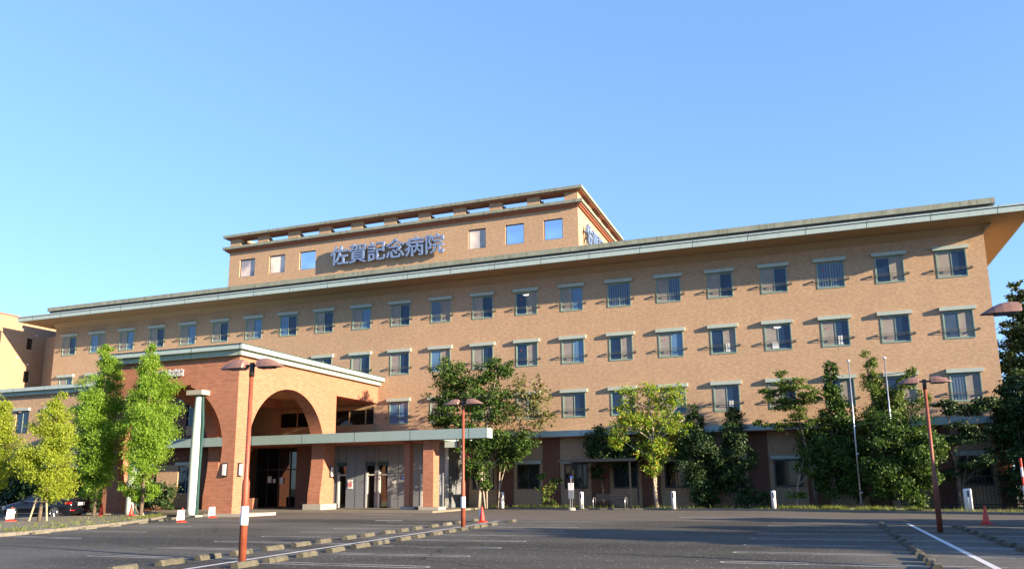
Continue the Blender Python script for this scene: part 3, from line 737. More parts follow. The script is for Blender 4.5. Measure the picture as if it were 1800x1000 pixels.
# ------------------------------------------------------------------ shelter, bench, bus stop, bollards
sh = thing('shelter', 'dark steel waiting shelter with flat roof standing before the windows', 'shelter', (53.3, -3.2, .1))
MB().box(50.9, 55.75, -4.3, -1.2, 3.12, 3.20).build('roof', M['darksteel'], sh)
mb = MB(); mb.box(50.8, 55.85, -4.4, -4.301, 3.08, 3.26); mb.box(50.8, 55.85, -1.199, -1.1, 3.08, 3.26); mb.build('roof_edge', M['darksteel'], sh)
for x in (51.6, 55.4):
    for y in (-3.9, -1.5): MB().box(x-.05, x+.05, y-.05, y+.05, .08, 3.119).build('post', M['darksteel'], sh)
bn = thing('bench', 'dark slatted bench with curved pale metal arms under the shelter', 'bench', (53.9, -3.3, .1))
mb = MB()
for i in range(4): mb.box(-1.0, 1.0, -.30+i*.13, -.20+i*.13, .42, .45)
mb.build('seat', M['darksteel'], bn, True)
mb = MB()
for i in range(4): mb.box(-1.0, 1.0, .26+i*.012, .29+i*.012, .50+i*.11, .58+i*.11)
mb.build('backrest', M['darksteel'], bn, True)
for x in (-1.05, 1.05):
    MB().tube([(x, -.32, 0), (x, -.34, .45), (x, -.28, .62), (x, -.1, .68), (x, .15, .66), (x, .27, .6), (x, .28, 0)], .028, 8).build('arm_frame', M['galv'], bn, True, True)
bs = thing('bus_stop_sign', 'short bus stop post with two stacked plates on a round concrete foot', 'bus stop', (51.5, -4.05, .0))
MB().lathe([(.27, .0), (.27, .10), (.22, .17)], 18).build('foot', M['concrete'], bs, True)
mb = MB(); mb.tube([(-.07, 0, .15), (-.07, 0, 1.0)], .02, 8); mb.tube([(.07, 0, .15), (.07, 0, 1.0)], .02, 8); mb.tube([(0, 0, 1.5), (0, 0, 2.05)], .035, 8); mb.build('post', M['galv'], bs, True)
MB().box(-.18, .18, -.03, .03, 1.28, 1.75).build('timetable_plate', M['white'], bs, True)
MB().box(-.18, .18, -.03, .03, .74, 1.26).build('lower_plate', M['panel'], bs, True)
MB().lathe([(.12, 2.05), (.13, 2.12), (.05, 2.2)], 14).build('top_disc', M['blue'], bs, True)
def bollard(x, y, lab, h=1.08, r_=.135, tilt=0):
    root = thing('bollard', lab, 'bollard', (x, y, .08), group='white lit bollards along the planting bed', ry=tilt)
    MB().lathe([(r_, 0), (r_, h-.04), (r_*.9, h), (r_*.5, h+.01)], 20).build('post', M['white'], root, True, True)
    MB().box(-.045, .045, -r_-.012, -r_+.03, h-.40, h-.10).build('lamp_slot', M['darksteel'], root, True)
bollard(46.0, -2.3, 'white bollard beside the multi stemmed green tree')
bollard(52.0, -3.35, 'white bollard between the bus stop post and the bench')
bollard(58.1, -3.9, 'white bollard in front of the dark clipped tree right of the yellow tree')
bollard(64.1, -4.7, 'white bollard at the left end of the grassy bank')
bollard(73.6, -8.6, 'wide white bollard behind the lone red cone on the right', 1.15, .19)

# flagpoles
for (x, y, h, lab) in ((68.85, -4.4, 8.5, 'left one of two silver flagpoles rising through the trees'), (70.8, -4.4, 8.55, 'right one of two silver flagpoles rising through the trees')):
    root = thing('flagpole', lab, 'flagpole', (x, y, .1), group='silver flagpoles')
    MB().tube([(0, 0, 0), (0, 0, h*.5), (0, 0, h)], [.055, .045, .032], 12).build('pole', M['galv'], root, True, True)
    MB().lathe([(.05, h), (.10, h+.02), (.10, h+.07), (.04, h+.13)], 12).build('cap', M['white'], root, True, True)
    mb = MB()
    for z in (.9, 3.1): mb.box(-.03, .12, -.09, -.05, z, z+.06)
    mb.build('cleat', M['galv'], root, True)
mb = MB(); mb.box(68.2, 71.5, -5.4, -3.8, .08, .16); o = mb.build('flagpole_pad', M['concrete']); prop(o, kind='structure')
# metal fence among the right-hand trees
fn = thing('metal_fence', 'low dark metal fence behind the bushes at the right', 'fence', (74, -3.6, .1))
mb = MB(); mb.box(71.2, 79, -1.65, -1.6, 1.85, 1.9); mb.box(71.2, 79, -1.65, -1.6, .25, .3); mb.build('rail', M['darksteel'], fn)
mb = MB()
for i in range(40): mb.box(71.2+i*.195, 71.225+i*.195, -1.64, -1.61, .1, 1.95)
mb.build('bars', M['darksteel'], fn)
# striped pole at the right edge
rp = thing('striped_pole', 'red and white striped marker pole at the right edge of the view', 'marker pole', (75.95, -9.3, 0))
for i in range(6):
    z = .05+i*.44; MB().tube([(0, 0, z), (0, 0, z+.44)], .055, 12).build('red_band' if i % 2 == 1 else 'white_band', M['cone'] if i % 2 == 1 else M['white'], rp, True)
MB().lathe([(.16, 0), (.16, .05)], 14).build('foot', M['concrete'], rp, True)

# ------------------------------------------------------------------ lamp posts
def lamp(x, y, rz, lab, H=4.95, wrap=True, tilt=0, joint=1.75):
    root = thing('street_lamp', lab, 'lamp post', (x, y, 0), rz, 'twin headed rusty lamp posts', ry=tilt)
    MB().tube([(0, 0, 0), (0, 0, joint), (0, 0, joint+.12), (0, 0, H-.35)], [.088, .085, .055, .050], 16).build('pole', M['rust'], root, True, True)
    MB().tube([(0, 0, H-.36), (0, 0, H-.02)], .062, 12).build('collar', M['lamp_dark'], root, True, True)
    if wrap: MB().tube([(0, 0, .80), (0, 0, 1.22)], .093, 16, False).build('white_wrap', M['white'], root, True, True)
    MB().tube([(-.32, 0, H-.09), (.32, 0, H-.09)], .032, 8).build('arm', M['lamp_dark'], root, True)
    for s in (-1, 1):
        mb = MB(); secs = []
        n = 8
        for i, (u, hw, zt, zb) in enumerate([(.17, .12, .07, -.07), (.19, .15, .12, -.085), (.34, .165, .135, -.085), (.48, .165, .115, -.085), (.62, .15, .06, -.085), (.74, .12, -.01, -.085), (.84, .07, -.07, -.09)]):
            secs.append([(s*u, hw*math.cos(a), H-.06+zb+(zt-zb)*max(0., math.sin(a))**.8) for a in [math.pi*j/n for j in range(n+1)]])
        vv = [p for q in secs for p in q]; m_ = n+1; ff = []
        for i in range(len(secs)-1):
            for j in range(n): ff.append((i*m_+j, i*m_+j+1, (i+1)*m_+j+1, (i+1)*m_+j))
            ff.append((i*m_, (i+1)*m_, (i+1)*m_+n, i*m_+n))
        ff += [tuple(range(m_)), tuple((len(secs)-1)*m_+j for j in range(m_))]
        mb.add(vv, ff); hd = mb.build('lamp_head', M['lamp_hood'], root, True)
        x0, x1 = sorted((s*.22, s*.60))
        MB().box(x0, x1, -.11, .11, H-.175, H-.141).build('lens', M['lamp_dark'], hd, True)
lamp(54.0, -39.4, R(4), 'rusty twin headed lamp post standing in front of the porch pier', 4.58)
lamp(53.55, -26.0, R(2), 'rusty twin headed lamp post in the middle row beside the cone')
lamp(70.08, -25.2, R(0), 'rusty twin headed lamp post leaning before the trees on the right', 5.0, False)
lamp(70.42, -37.6, R(3), 'lamp post at the right edge with only its left head in view', 4.9, False)

# ------------------------------------------------------------------ cones
def cone(x, y, lab, board=False, z=0, rz=0, sleeve=False):
    root = thing('traffic_cone', lab, 'traffic cone', (x, y, z), rz, 'red traffic cones')
    MB().box(-.19, .19, -.19, .19, 0, .04).build('base', M['cone'], root, True)
    MB().lathe([(.14, .041), (.12, .12), (.035, .66), (.02, .70)], 20).build('body', M['cone'], root, True, True)
    if board:
        mb = MB(); mb.prism([(-.20, .10), (.18, .13), (.16, .60), (-.17, .58)], 'y', -.185, -.165); mb.build('notice_sheet', M['white'], root, True)
        MB().tube([(-.16, -.03, .60), (.16, -.03, .62)], .02, 6).build('holder_bar', M['stop_pale'], root, True)
    if sleeve: 
        mb = MB(); mb.prism([(-.16, .05), (-.05, .05), (-.05, .58), (-.16, .58)], 'y', .02, .06); mb.build('side_board', M['white'], root, True)
cone(36.9, -22.8, 'red cone with a white notice standing by the island kerb, left of the column', True, rz=R(25))
cone(34.3, -17.6, 'red cone with a white notice at the foot of the right porch pier', True, rz=R(25))
cone(52.1, -20.6, 'plain red cone at the far end of the middle row of stops', False, sleeve=True)
cone(72.4, -19.5, 'plain red cone on the road at the right before the wide bollard')
cone(28.0, -25.0, 'red cone with a white strip at the left edge in front of the car', True, .10, rz=R(35))
cone(26.6, -18.2, 'dull red cone with a bar behind the staked tree trunk', False, .10)
cone(28.7, -18.0, 'small red cone at the base of the pale left column', False, .10)

# ------------------------------------------------------------------ wheel stops
def stop_mesh(seed, L=.62):
    rnd_ = random.Random(seed); mb = MB(); n = 5
    prof = [(-.085, 0), (-.08, .055), (-.045, .10), (.045, .10), (.08, .055), (.085, 0)]
    for i in range(n):
        pass
    vv = []; ff = []
    for i in range(n+1):
        y = -L/2+L*i/n
        for (u, z) in prof: vv.append((u+rnd_.uniform(-.006, .006), y, max(0, z+rnd_.uniform(-.008, .006))))
    k = len(prof)
    for i in range(n):
        for j in range(k-1): ff.append((i*k+j, i*k+j+1, (i+1)*k+j+1, (i+1)*k+j))
        ff.append((i*k+k-1, i*k, (i+1)*k, (i+1)*k+k-1))
    ff += [tuple(range(k)), tuple(n*k+j for j in range(k))]
    mb.add(vv, ff)
    return mb
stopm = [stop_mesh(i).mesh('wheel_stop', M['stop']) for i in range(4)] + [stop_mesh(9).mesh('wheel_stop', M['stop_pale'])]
rnd = random.Random(11)
ORD = 'nearest|second nearest|third nearest|fourth nearest|fifth nearest|sixth nearest|seventh nearest|eighth nearest|ninth nearest|tenth nearest|eleventh nearest|twelfth nearest|thirteenth nearest|fourteenth nearest|fifteenth nearest|sixteenth nearest'.split('|')
def stops(ys, fx, lab, group, ang=0, pale=()):
    for i, y in enumerate(ys):
        me = stopm[4] if i in pale else stopm[rnd.randrange(4)]  # sunlit stop takes the pale mesh, its light put into the colour
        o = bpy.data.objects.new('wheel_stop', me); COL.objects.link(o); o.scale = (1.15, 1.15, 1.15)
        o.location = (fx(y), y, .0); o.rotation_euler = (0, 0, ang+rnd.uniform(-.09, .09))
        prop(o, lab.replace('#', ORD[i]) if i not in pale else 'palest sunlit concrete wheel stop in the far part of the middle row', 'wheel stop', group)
G_ = 'concrete wheel stops on the asphalt'
stops([-41.9, -40.5, -39.2, -37.9, -36.5, -35.1, -33.8, -32.2, -30.9, -29.3, -28, -26.7, -25, -23.4, -21.9, -19.7], lambda y: ax(y)-1.05, '# mossy wheel stop on the left side of the middle row line', G_, .07, (13,))
stops([-40.5, -39.35, -38.0, -36.6, -35.2, -33.9, -32.3, -31.1, -29.6, -28.2, -26.9, -25.5, -24.6, -23.2, -20.2], lambda y: ax(y)+.95, '# mossy wheel stop on the right side of the middle row line', G_, .07)
stops([-37.4, -36.5, -35.5, -34, -33, -31.7, -30.2, -28.6, -27.4, -26.2, -24.8, -23.5, -22.2, -21.0], lambda y: rx_(y)-1.05, '# mossy wheel stop on the left side of the right hand row line', G_)
stops([-33.6, -32.5, -31.2, -30.1, -28.8, -27.5, -26, -24.6, -23.4, -22.4], lambda y: rx_(y)+1.3, '# mossy wheel stop on the right side of the right hand row line', G_)
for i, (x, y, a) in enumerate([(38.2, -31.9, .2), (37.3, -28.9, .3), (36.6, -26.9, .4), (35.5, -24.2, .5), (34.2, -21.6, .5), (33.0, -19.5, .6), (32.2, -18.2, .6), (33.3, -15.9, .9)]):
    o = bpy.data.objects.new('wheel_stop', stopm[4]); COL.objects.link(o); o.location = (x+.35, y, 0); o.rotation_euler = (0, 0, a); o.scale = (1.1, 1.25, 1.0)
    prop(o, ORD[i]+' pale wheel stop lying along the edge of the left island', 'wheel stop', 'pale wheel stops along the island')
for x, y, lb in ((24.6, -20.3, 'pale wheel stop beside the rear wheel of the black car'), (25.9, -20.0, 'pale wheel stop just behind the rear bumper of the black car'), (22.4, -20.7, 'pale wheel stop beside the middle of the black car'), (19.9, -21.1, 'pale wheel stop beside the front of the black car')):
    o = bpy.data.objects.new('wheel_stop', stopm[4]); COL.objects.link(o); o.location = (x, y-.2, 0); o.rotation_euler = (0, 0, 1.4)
    prop(o, lb, 'wheel stop', 'pale wheel stops by the car')

# ------------------------------------------------------------------ car
def car(x, y, rz):
    root = thing('parked_car', 'black sedan parked behind the young trees on the left', 'car', (x, y, 0), rz)
    # stations along x (front +): x, half width at sill, half width at shoulder, z sill, z shoulder(hood/deck)
    st = [(2.42, .55, .60, .34, .56), (2.36, .74, .76, .24, .68), (2.05, .84, .84, .20, .80), (1.4, .90, .88, .19, .92), (.95, .90, .90, .19, .98),
          (0, .91, .91, .18, .98), (-.9, .91, .91, .18, 1.0), (-1.5, .91, .90, .20, 1.05), (-2.1, .89, .86, .22, 1.07), (-2.38, .80, .80, .30, 1.04), (-2.46, .70, .72, .40, .92)]
    vv = []; ff = []
    for (u, hs, hw, zs, zt) in st:
        mid = (zs+zt)/2
        vv += [(u, -hs*.92, zs), (u, -hs, zs+.10), (u, -hw-.01, mid+.05), (u, -hw*.97, zt-.07), (u, -hw*.86, zt), (u, 0, zt+.035), (u, hw*.86, zt), (u, hw*.97, zt-.07), (u, hw+.01, mid+.05), (u, hs, zs+.10), (u, hs*.92, zs)]
    k = 11
    for i in range(len(st)-1):
        for j in range(k-1): ff.append((i*k+j, i*k+j+1, (i+1)*k+j+1, (i+1)*k+j))
        ff.append((i*k+k-1, i*k, (i+1)*k, (i+1)*k+k-1))
    ff += [tuple(range(k)), tuple((len(st)-1)*k+j for j in range(k))]
    body = MB().add(vv, ff).build('body', M['carpaint'], root, True, True)
    gl = [(1.0, .84, 1.0, .84, 1.0), (.25, .84, .98, .66, 1.40), (-.3, .84, .98, .64, 1.45), (-.95, .84, .98, .63, 1.43), (-1.45, .82, 1.02, .62, 1.27), (-1.95, .78, 1.05, .74, 1.07)]
    vv = []; ff = []
    for (u, hb, zb, ht, zt) in gl: vv += [(u, -hb, zb-.04), (u, -ht, zt-.02), (u, ht, zt-.02), (u, hb, zb-.04)]
    for i in range(len(gl)-1):
        for j in range(3): ff.append((i*4+j, i*4+j+1, (i+1)*4+j+1, (i+1)*4+j))
    MB().add(vv, ff).build('window_glass', M['carglass'], root, True)
    vv = []; ff = []
    for (u, ht, zt) in [(.28, .65, 1.40), (-.3, .655, 1.46), (-.95, .645, 1.44), (-1.3, .63, 1.33)]:
        vv += [(u, -ht-.01, zt-.05), (u, -ht*.9, zt), (u, 0, zt+.02), (u, ht*.9, zt), (u, ht+.01, zt-.05)]
    for i in range(3):
        for j in range(4): ff.append((i*5+j, i*5+j+1, (i+1)*5+j+1, (i+1)*5+j))
    MB().add(vv, ff).build('roof', M['carpaint'], root, True, True)
    mb = MB()
    for s in (-1, 1):
        mb.tube([(1.0, s*.85, .99), (.27, s*.67, 1.40), (-.3, s*.66, 1.45), (-.95, s*.65, 1.43), (-1.5, s*.72, 1.2), (-1.95, s*.79, 1.05)], .03, 6)
        mb.tube([(-.28, s*.86, .98), (-.32, s*.66, 1.43)], .03, 6)
    mb.build('pillars', M['carpaint'], root, True)
    mb = MB()
    for s in (-1, 1): mb.tube([(.75, s*.925, .97), (-1.2, s*.925, 1.0)], .012, 6); mb.box(-2.0, 1.9, s*.925-.01, s*.925+.01, .27, .30)
    mb.build('trim', M['rim'], root, True)
    for s in (-1, 1):
        for u in (1.45, -1.45):
            wl = MB().tube([(u, s*.72, .33), (u, s*.94, .33)], .33, 28).build('wheel', M['tyre'], root, True)
            mb = MB(); mb.tube([(u, s*.93, .33), (u, s*.955, .33)], .07, 12)
            for a in range(7):
                a_ = a*2*math.pi/7; mb.tube([(u+.05*math.cos(a_), s*.95, .33+.05*math.sin(a_)), (u+.225*math.cos(a_), s*.95, .33+.225*math.sin(a_))], .028, 6)
            pts = [(u+.235*math.cos(i*math.pi/12), s*.945, .33+.235*math.sin(i*math.pi/12)) for i in range(25)]
            mb.tube(pts, .018, 6); mb.build('rim', M['rim'], wl, True)
        mb = MB(); mb.box(-2.44, -2.10, s*.60 if s > 0 else -.885, .885 if s > 0 else -.60, .80, .93); mb.build('tail_light', M['tail'], root, True)
        mb = MB(); mb.box(-2.47, -2.40, min(s*.45, s*.78), max(s*.45, s*.78), .42, .47); mb.build('rear_reflector', M['tail'], root, True)
        mb = MB(); mb.box(2.05, 2.34, min(s*.55, s*.8), max(s*.55, s*.8), .60, .72); mb.build('headlight', M['rim'], root, True)
        mb = MB(); mb.tube([(.80, s*.92, 1.0), (.78, s*1.02, 1.05)], [.05, .09], 8); mb.build('mirror', M['carpaint'], root, True)
    MB().box(-2.495, -2.475, -.26, .26, .74, .90).build('number_plate', M['white'], root, True)
    MB().box(-2.48, -2.44, -.5, .5, .93, .96).build('chrome_strip', M['rim'], root, True)
    return root
car(22.9, -18.9, R(188))

# ------------------------------------------------------------------ trees
def leaves(parent, name, mat, blobs, Y, seed, dens, size, aspect=1.6, depth=.85, upward=0., sub=1.0, flat=1.0, zmin=.12):
    """crown made of many small leaf faces grouped in clumps. blobs (dx, z, r)"""
    rg = np.random.default_rng(seed); Cc = []; Nn = []
    for (bx, bz, br) in blobs:
        by = rg.uniform(-.35, .35)*max(.4, br)
        ncl = max(5, int(26*sub*br**1.4)); n = max(110, int(dens*br**1.9))
        d = rg.normal(size=(ncl, 3)); d /= np.linalg.norm(d, axis=1)[:, None]
        rr = br*rg.uniform(.2, 1.22, ncl)**.65
        cc = d*rr[:, None]*np.array([1, depth, flat])
        idx = rg.integers(0, ncl, n)
        sg = br*.12+.06
        p = cc[idx]+rg.normal(size=(n, 3))*sg*np.array([1, 1, .75*flat])
        Cc.append(p+np.array([bx, by, bz])); Nn.append(d[idx])
    Cc = np.concatenate(Cc); Nn = np.concatenate(Nn)
    k = Cc[:, 2] > zmin; Cc = Cc[k]; Nn = Nn[k]; n = len(Cc)
    nr = Nn*.6+rg.normal(size=(n, 3))*.75; nr /= np.linalg.norm(nr, axis=1)[:, None]
    a = rg.normal(size=(n, 3)); a[:, 2] += upward*2.2
    if upward: a += Nn*upward
    a -= nr*np.sum(a*nr, 1)[:, None]; a /= np.linalg.norm(a, axis=1)[:, None]
    b_ = np.cross(nr, a)
    s = size*rg.uniform(.55, 1.3, n)[:, None]
    L = a*s*aspect/2; W = b_*s/2
    V = np.stack([Cc-L, Cc-L*.1+W, Cc+L, Cc-L*.1-W], 1).reshape(-1, 3)
    me = bpy.data.meshes.new(name); me.vertices.add(4*n); me.vertices.foreach_set('co', V.astype(np.float32).ravel())
    me.loops.add(4*n); me.loops.foreach_set('vertex_index', np.arange(4*n, dtype=np.int32))
    me.polygons.add(n); me.polygons.foreach_set('loop_start', np.arange(0, 4*n, 4, dtype=np.int32)); me.polygons.foreach_set('loop_total', np.full(n, 4, np.int32))
    me.update(calc_edges=True)
    at = me.attributes.new('tint', 'FLOAT', 'FACE')
    at.data.foreach_set('value', rg.beta(2, 2.2, n).astype(np.float32))
    me.materials.append(mat)
    o = bpy.data.objects.new(name, me); COL.objects.link(o); o.parent = parent
    return o
def trunk(root, blobs, seed, mat, r0=.09, stems=1, top=None, spread=.25, twigs=3, straight=False):
    rnd_ = random.Random(seed); mb = MB(); zt = max(z for _, z, _ in blobs) if top is None else top
    zlow = min(z for _, z, _ in blobs)
    st = []
    for i in range(stems):
        a = rnd_.uniform(0, 6.28); bx, by = spread*math.cos(a)*(stems > 1), spread*math.sin(a)*(stems > 1)
        tops = sorted(blobs, key=lambda b: -b[1])[i % len(blobs)]
        tx = tops[0]*(.8 if not straight else .9)
        pts = []; rad = []
        for j in range(8):
            u = j/7
            pts.append((bx+(tx-bx)*u**1.5+rnd_.uniform(-.04, .04)*(0 < j < 7)*(1+zt*.12), by*(1-u)+rnd_.uniform(-.05, .05), (zt if i == 0 else zt*rnd_.uniform(.7, .95))*u))
            rad.append(r0*(1-u*.85)*(1 if i == 0 else .7))
        mb.tube(pts, rad, 8); st.append(pts)
    for (bx, bz, br) in blobs:
        s = rnd_.choice(st); base = min(s, key=lambda p: abs(p[2]-(bz-br*.9-.4)))
        mid = ((base[0]+bx)/2+rnd_.uniform(-.1, .1), base[1]+rnd_.uniform(-.2, .2), (base[2]+bz)/2-.05)
        e = (bx, rnd_.uniform(-.3, .3)*br, bz)
        mb.tube([base, mid, e], [r0*.42, r0*.3, r0*.12], 6)
        for _ in range(twigs):
            q = (bx+rnd_.uniform(-.9, .9)*br, rnd_.uniform(-.7, .7)*br, bz+rnd_.uniform(-.3, .95)*br)
            m2 = tuple((mid[i]+e[i]*2)/3 for i in range(3))
            mb.tube([m2, ((m2[0]+q[0])/2, (m2[1]+q[1])/2, (m2[2]+q[2])/2+.05), q], [r0*.2, r0*.14, .006], 5)
    return mb.build('trunk', mat, root, True, True)
def tree(name, lab, cat, key, mat, dens, size, barkm='bark', group=None, base_z=.08, **kw):
    x, y, blobs = T[key]
    root = thing(name, lab, cat, (x, y, base_z), 0, group)
    bl_ = [(a, b_-base_z, c) for a, b_, c in blobs]
    tk = {k: kw.pop(k) for k in ('r0', 'stems', 'top', 'spread', 'twigs', 'straight') if k in kw}
    trunk(root, bl_, hash_(key), M[barkm], **tk)
    leaves(root, 'crown', M[mat], bl_, 0, hash_(key)+5, dens, size, **kw)
    return root
def hash_(s): return sum((i+3)*ord(c) for i, c in enumerate(s)) % 1000
T = {
'A':(26.27,-18.4,[(-0.13,10.18,0.32),(-0.04,9.35,0.63),(-0.22,8.48,0.91),(-0.17,7.25,1.25),(-0.1,5.86,1.45),(-0.03,4.49,1.44),(-0.05,3.14,1.23),(-0.24,2.03,0.89),(-1.45,6.44,0.7)]),
'B':(30.27,-18.8,[(-0.19,9.74,0.3),(-0.19,8.88,0.67),(-0.19,7.93,1.07),(-0.17,6.85,1.4),(0.05,5.51,1.53),(0.01,4.19,1.39),(0.03,3.15,0.99),(-1.13,1.61,0.49),(-0.46,1.28,0.52),(0.85,1.6,0.42)]),
'C':(29.52,-24.6,[(0.45,6.29,0.3),(0.5,5.64,0.59),(0.33,4.82,0.94),(0.34,3.8,1.23),(0.48,2.79,1.28),(0.5,2.08,0.98)]),
'D':(26.9,-25.5,[(-0.4,6.21,0.7),(-0.1,5.3,0.95),(0.2,4.1,1.05),(0.1,2.7,1.1),(0.5,5.87,0.4)]),
't1':(44.93,-3.3,[(-2.43,9.52,1.24),(0.7,9.54,1.06),(1.57,9.78,0.73),(-1.07,8.2,1.64),(-3.1,7.89,1.08),(-2.64,6.83,1.15),(0.68,7.1,1.62),(1.1,4.29,1.68),(-1.3,5.03,1.3),(3.0,4.43,0.95),(-0.2,2.93,1.04),(2.03,3.67,0.87),(0.31,1.75,0.48),(-3.23,6.15,0.82)]),
't1s':(44.93,-2.6,[(3.47,7.97,0.96),(2.74,6.49,1.43),(4.07,5.97,0.71),(2.2,8.3,.8)]),
't2':(56.85,-2.8,[(-1.58,7.23,0.83),(-0.23,7.55,0.75),(0.87,7.12,0.89),(1.61,7.16,0.67),(-0.87,5.88,1.2),(0.55,5.45,1.2),(-2.44,4.62,0.76),(-1.83,5.73,0.91),(-0.3,3.9,1.05),(0.7,3.87,.8),(1.71,5.41,0.66),(-0.07,2.65,0.66)]),
't2b':(53.07,-1.6,[(-0.34,4.35,1.01),(0.64,3.86,1.24),(1.72,3.53,1.0),(-0.4,2.43,0.54)]),
't3':(59.29,-2.2,[(.15,5.9,.35),(.2,4.9,.7),(0.15,6.27,0.3),(0.17,5.42,0.48),(0.23,4.32,1.03),(0.34,3.04,1.32),(0.33,1.6,1.31),(0.46,0.71,0.87),(-0.9,3.8,0.67)]),
't4':(61.76,-2.4,[(.12,5.8,.45),(.1,4.9,.75),(.3,1.5,.8),(0.09,6.16,0.33),(0.15,5.43,0.65),(0.09,4.42,0.87),(0.37,3.34,1.01),(0.03,2.29,0.93),(-0.23,3.71,0.65)]),
't4b':(62.72,-2.8,[(-0.02,0.81,0.7),(-0.65,0.61,0.49),(0.8,0.53,0.35)]),
't5':(66.49,-2.8,[(-1.43,8.38,0.46),(-0.92,7.46,0.92),(-2.19,7.09,0.71),(-1.24,6.34,1.2),(0.13,6.87,0.84),(-2.83,5.23,0.5),(-0.81,5.26,0.7),(0.5,5.29,0.87),(-1.83,5.02,0.56)]),
't5b':(65.38,-3.6,[(0.37,2.48,0.48),(1.06,2.34,0.41),(-0.26,0.95,0.48),(0.38,0.88,0.34)]),
't6':(67.54,-2.6,[(.4,8.4,.33),(.3,7.4,.5),(.5,6.0,.8),(0.38,8.77,0.25),(0.38,7.99,0.39),(0.37,6.66,0.63),(0.58,5.26,0.97),(-0.17,3.91,1.45),(0.92,3.54,1.3),(0.01,2.2,1.51),(-0.76,2.55,1.11),(1.06,1.51,0.82)]),
't7':(70.33,-2.6,[(-.1,8.8,.3),(-.05,7.8,.5),(.25,6.8,.65),(1.1,6.6,.6),(1.75,7.7,.35),(1.2,5.7,.9),(2.3,6.3,.5),(.1,5.6,.9),(-0.43,9.28,0.24),(-0.27,8.28,0.48),(0.02,7.23,0.69),(0.56,6.34,0.82),(1.58,7.32,0.48),(2.05,8.08,0.27),(0.61,5.15,1.15),(-0.36,4.68,0.95)]),
't8':(71.47,-4.3,[(-0.06,4.26,1.4),(-0.92,3.13,1.4),(0.67,3.42,1.25),(-0.43,1.88,1.32),(0.81,1.86,0.79),(0.1,0.58,0.59),(-1.5,1.66,0.93)]),
't9':(74.01,-3.6,[(-0.27,5.89,0.59),(0.62,5.59,0.91),(1.72,5.8,0.84),(0.71,4.24,1.16),(-0.46,3.95,0.71),(1.11,2.64,1.02),(-0.09,2.03,0.71)]),
't10':(79.9,2.0,[(-0.67,13.62,0.29),(-0.51,13.05,0.5),(-0.76,11.97,0.65),(-0.7,10.87,0.86),(-0.62,9.41,1.5),(-1.37,8.21,1.0),(-1.7,6.45,1.1),(-0.82,5.53,1.9),(-1.0,3.12,1.7),(0.6,10.06,1.77),(1.2,7.19,2.43),(1.3,11.44,1.41)]),
't11':(77.6,-2.6,[(-0.3,6.0,1.0),(.7,6.8,1.0),(.3,5.0,1.5),(-.2,3.2,1.5),(-1.1,4.6,.7),(0.1,1.3,1.4),(1.6,4.0,1.8),(1.6,1.8,1.6)]),
'fl':(49.62,-2.6,[(-0.3,1.25,0.46),(0.32,1.7,0.46),(-0.07,0.57,0.39),(-0.61,2.17,0.31)]),
}
GL = 'young feathery trees on the left island'
tree('young_conifer', 'tall bright green feathery tree behind the car, left of the porch sign', 'tree', 'A', 'leaf_yel', 5200, .055, group=GL, aspect=2.6, upward=.7, r0=.11, straight=True)
tree('young_conifer', 'tall bright green feathery tree in front of the porch with low side sprigs', 'tree', 'B', 'leaf_yel', 5200, .055, group=GL, aspect=2.6, upward=.7, r0=.11, straight=True)
tc = tree('young_conifer', 'shorter golden green tree held by wooden stakes at the left', 'tree', 'C', 'leaf_yel2', 5500, .05, group=GL, aspect=2.6, upward=.7, r0=.11, straight=True)
tree('young_conifer', 'golden green tree cut by the left edge of the view', 'tree', 'D', 'leaf_yel2', 5500, .05, group=GL, aspect=2.6, upward=.7, r0=.11, straight=True)
sk = thing('tree_stake_frame', 'wooden stake frame holding the short golden green tree', 'tree stake', (29.52, -24.6, .1))
mb = MB(); mb.tube([(-.42, -.28, 0), (-.20, -.15, 1.15)], .045, 8); mb.build('stake', M['wood'], sk, True)
mb = MB(); mb.tube([(.52, -.05, 0), (.30, -.02, 1.25)], .045, 8); mb.build('stake', M['wood'], sk, True)
mb = MB(); mb.tube([(-.36, -.16, .95), (.42, -.04, .98)], .04, 8); mb.build('crossbar', M['wood'], sk, True)
tree('broadleaf_tree', 'multi stemmed green tree in front of the wall beside the canopy end', 'tree', 't1', 'leaf_mid', 1500, .11, 'bark_pale', stems=5, r0=.085, spread=.35, sub=1.1, flat=.8)
t1r = thing('broadleaf_tree', 'thin brownish green tree crown just right of the multi stemmed tree', 'tree', (45.6, -2.6, .08))
bl_ = [(a-.3, b_, c) for a, b_, c in T['t1s'][2]]
trunk(t1r, bl_, 31, M['bark_pale'], .06, 2, spread=.2, twigs=9); leaves(t1r, 'crown', M['leaf_sparse'], bl_, 0, 77, 420, .13)
tree('autumn_tree', 'yellow green tree with orange tips on a pale forked trunk', 'tree', 't2', 'leaf_lime', 1050, .105, 'bark_pale', r0=.15, twigs=4, sub=1.2)
tree('dark_shrub', 'dark bushy shrub growing over the back of the shelter', 'shrub', 't2b', 'leaf_dark', 2600, .095)
tree('columnar_tree', 'dark dense columnar tree right of the yellow green tree', 'tree', 't3', 'leaf_dark', 3000, .095)
tree('columnar_tree', 'dark narrow tree under the third lit window row right of the columnar tree', 'tree', 't4', 'leaf_dark', 2800, .09)
tree('low_bush', 'low dark bush at the foot of the narrow dark tree', 'bush', 't4b', 'leaf_dark', 1500, .12)
tree('layered_tree', 'loose layered olive tree with bare twigs over the grassy bank', 'tree', 't5', 'leaf_olive', 1900, .085, twigs=9, r0=.08, stems=2, flat=.5, sub=.8)
tree('sapling', 'small whitish bare sapling with a few green tufts', 'sapling', 't5b', 'leaf_olive', 700, .11, 'bark_pale', r0=.05, twigs=7, flat=.5)
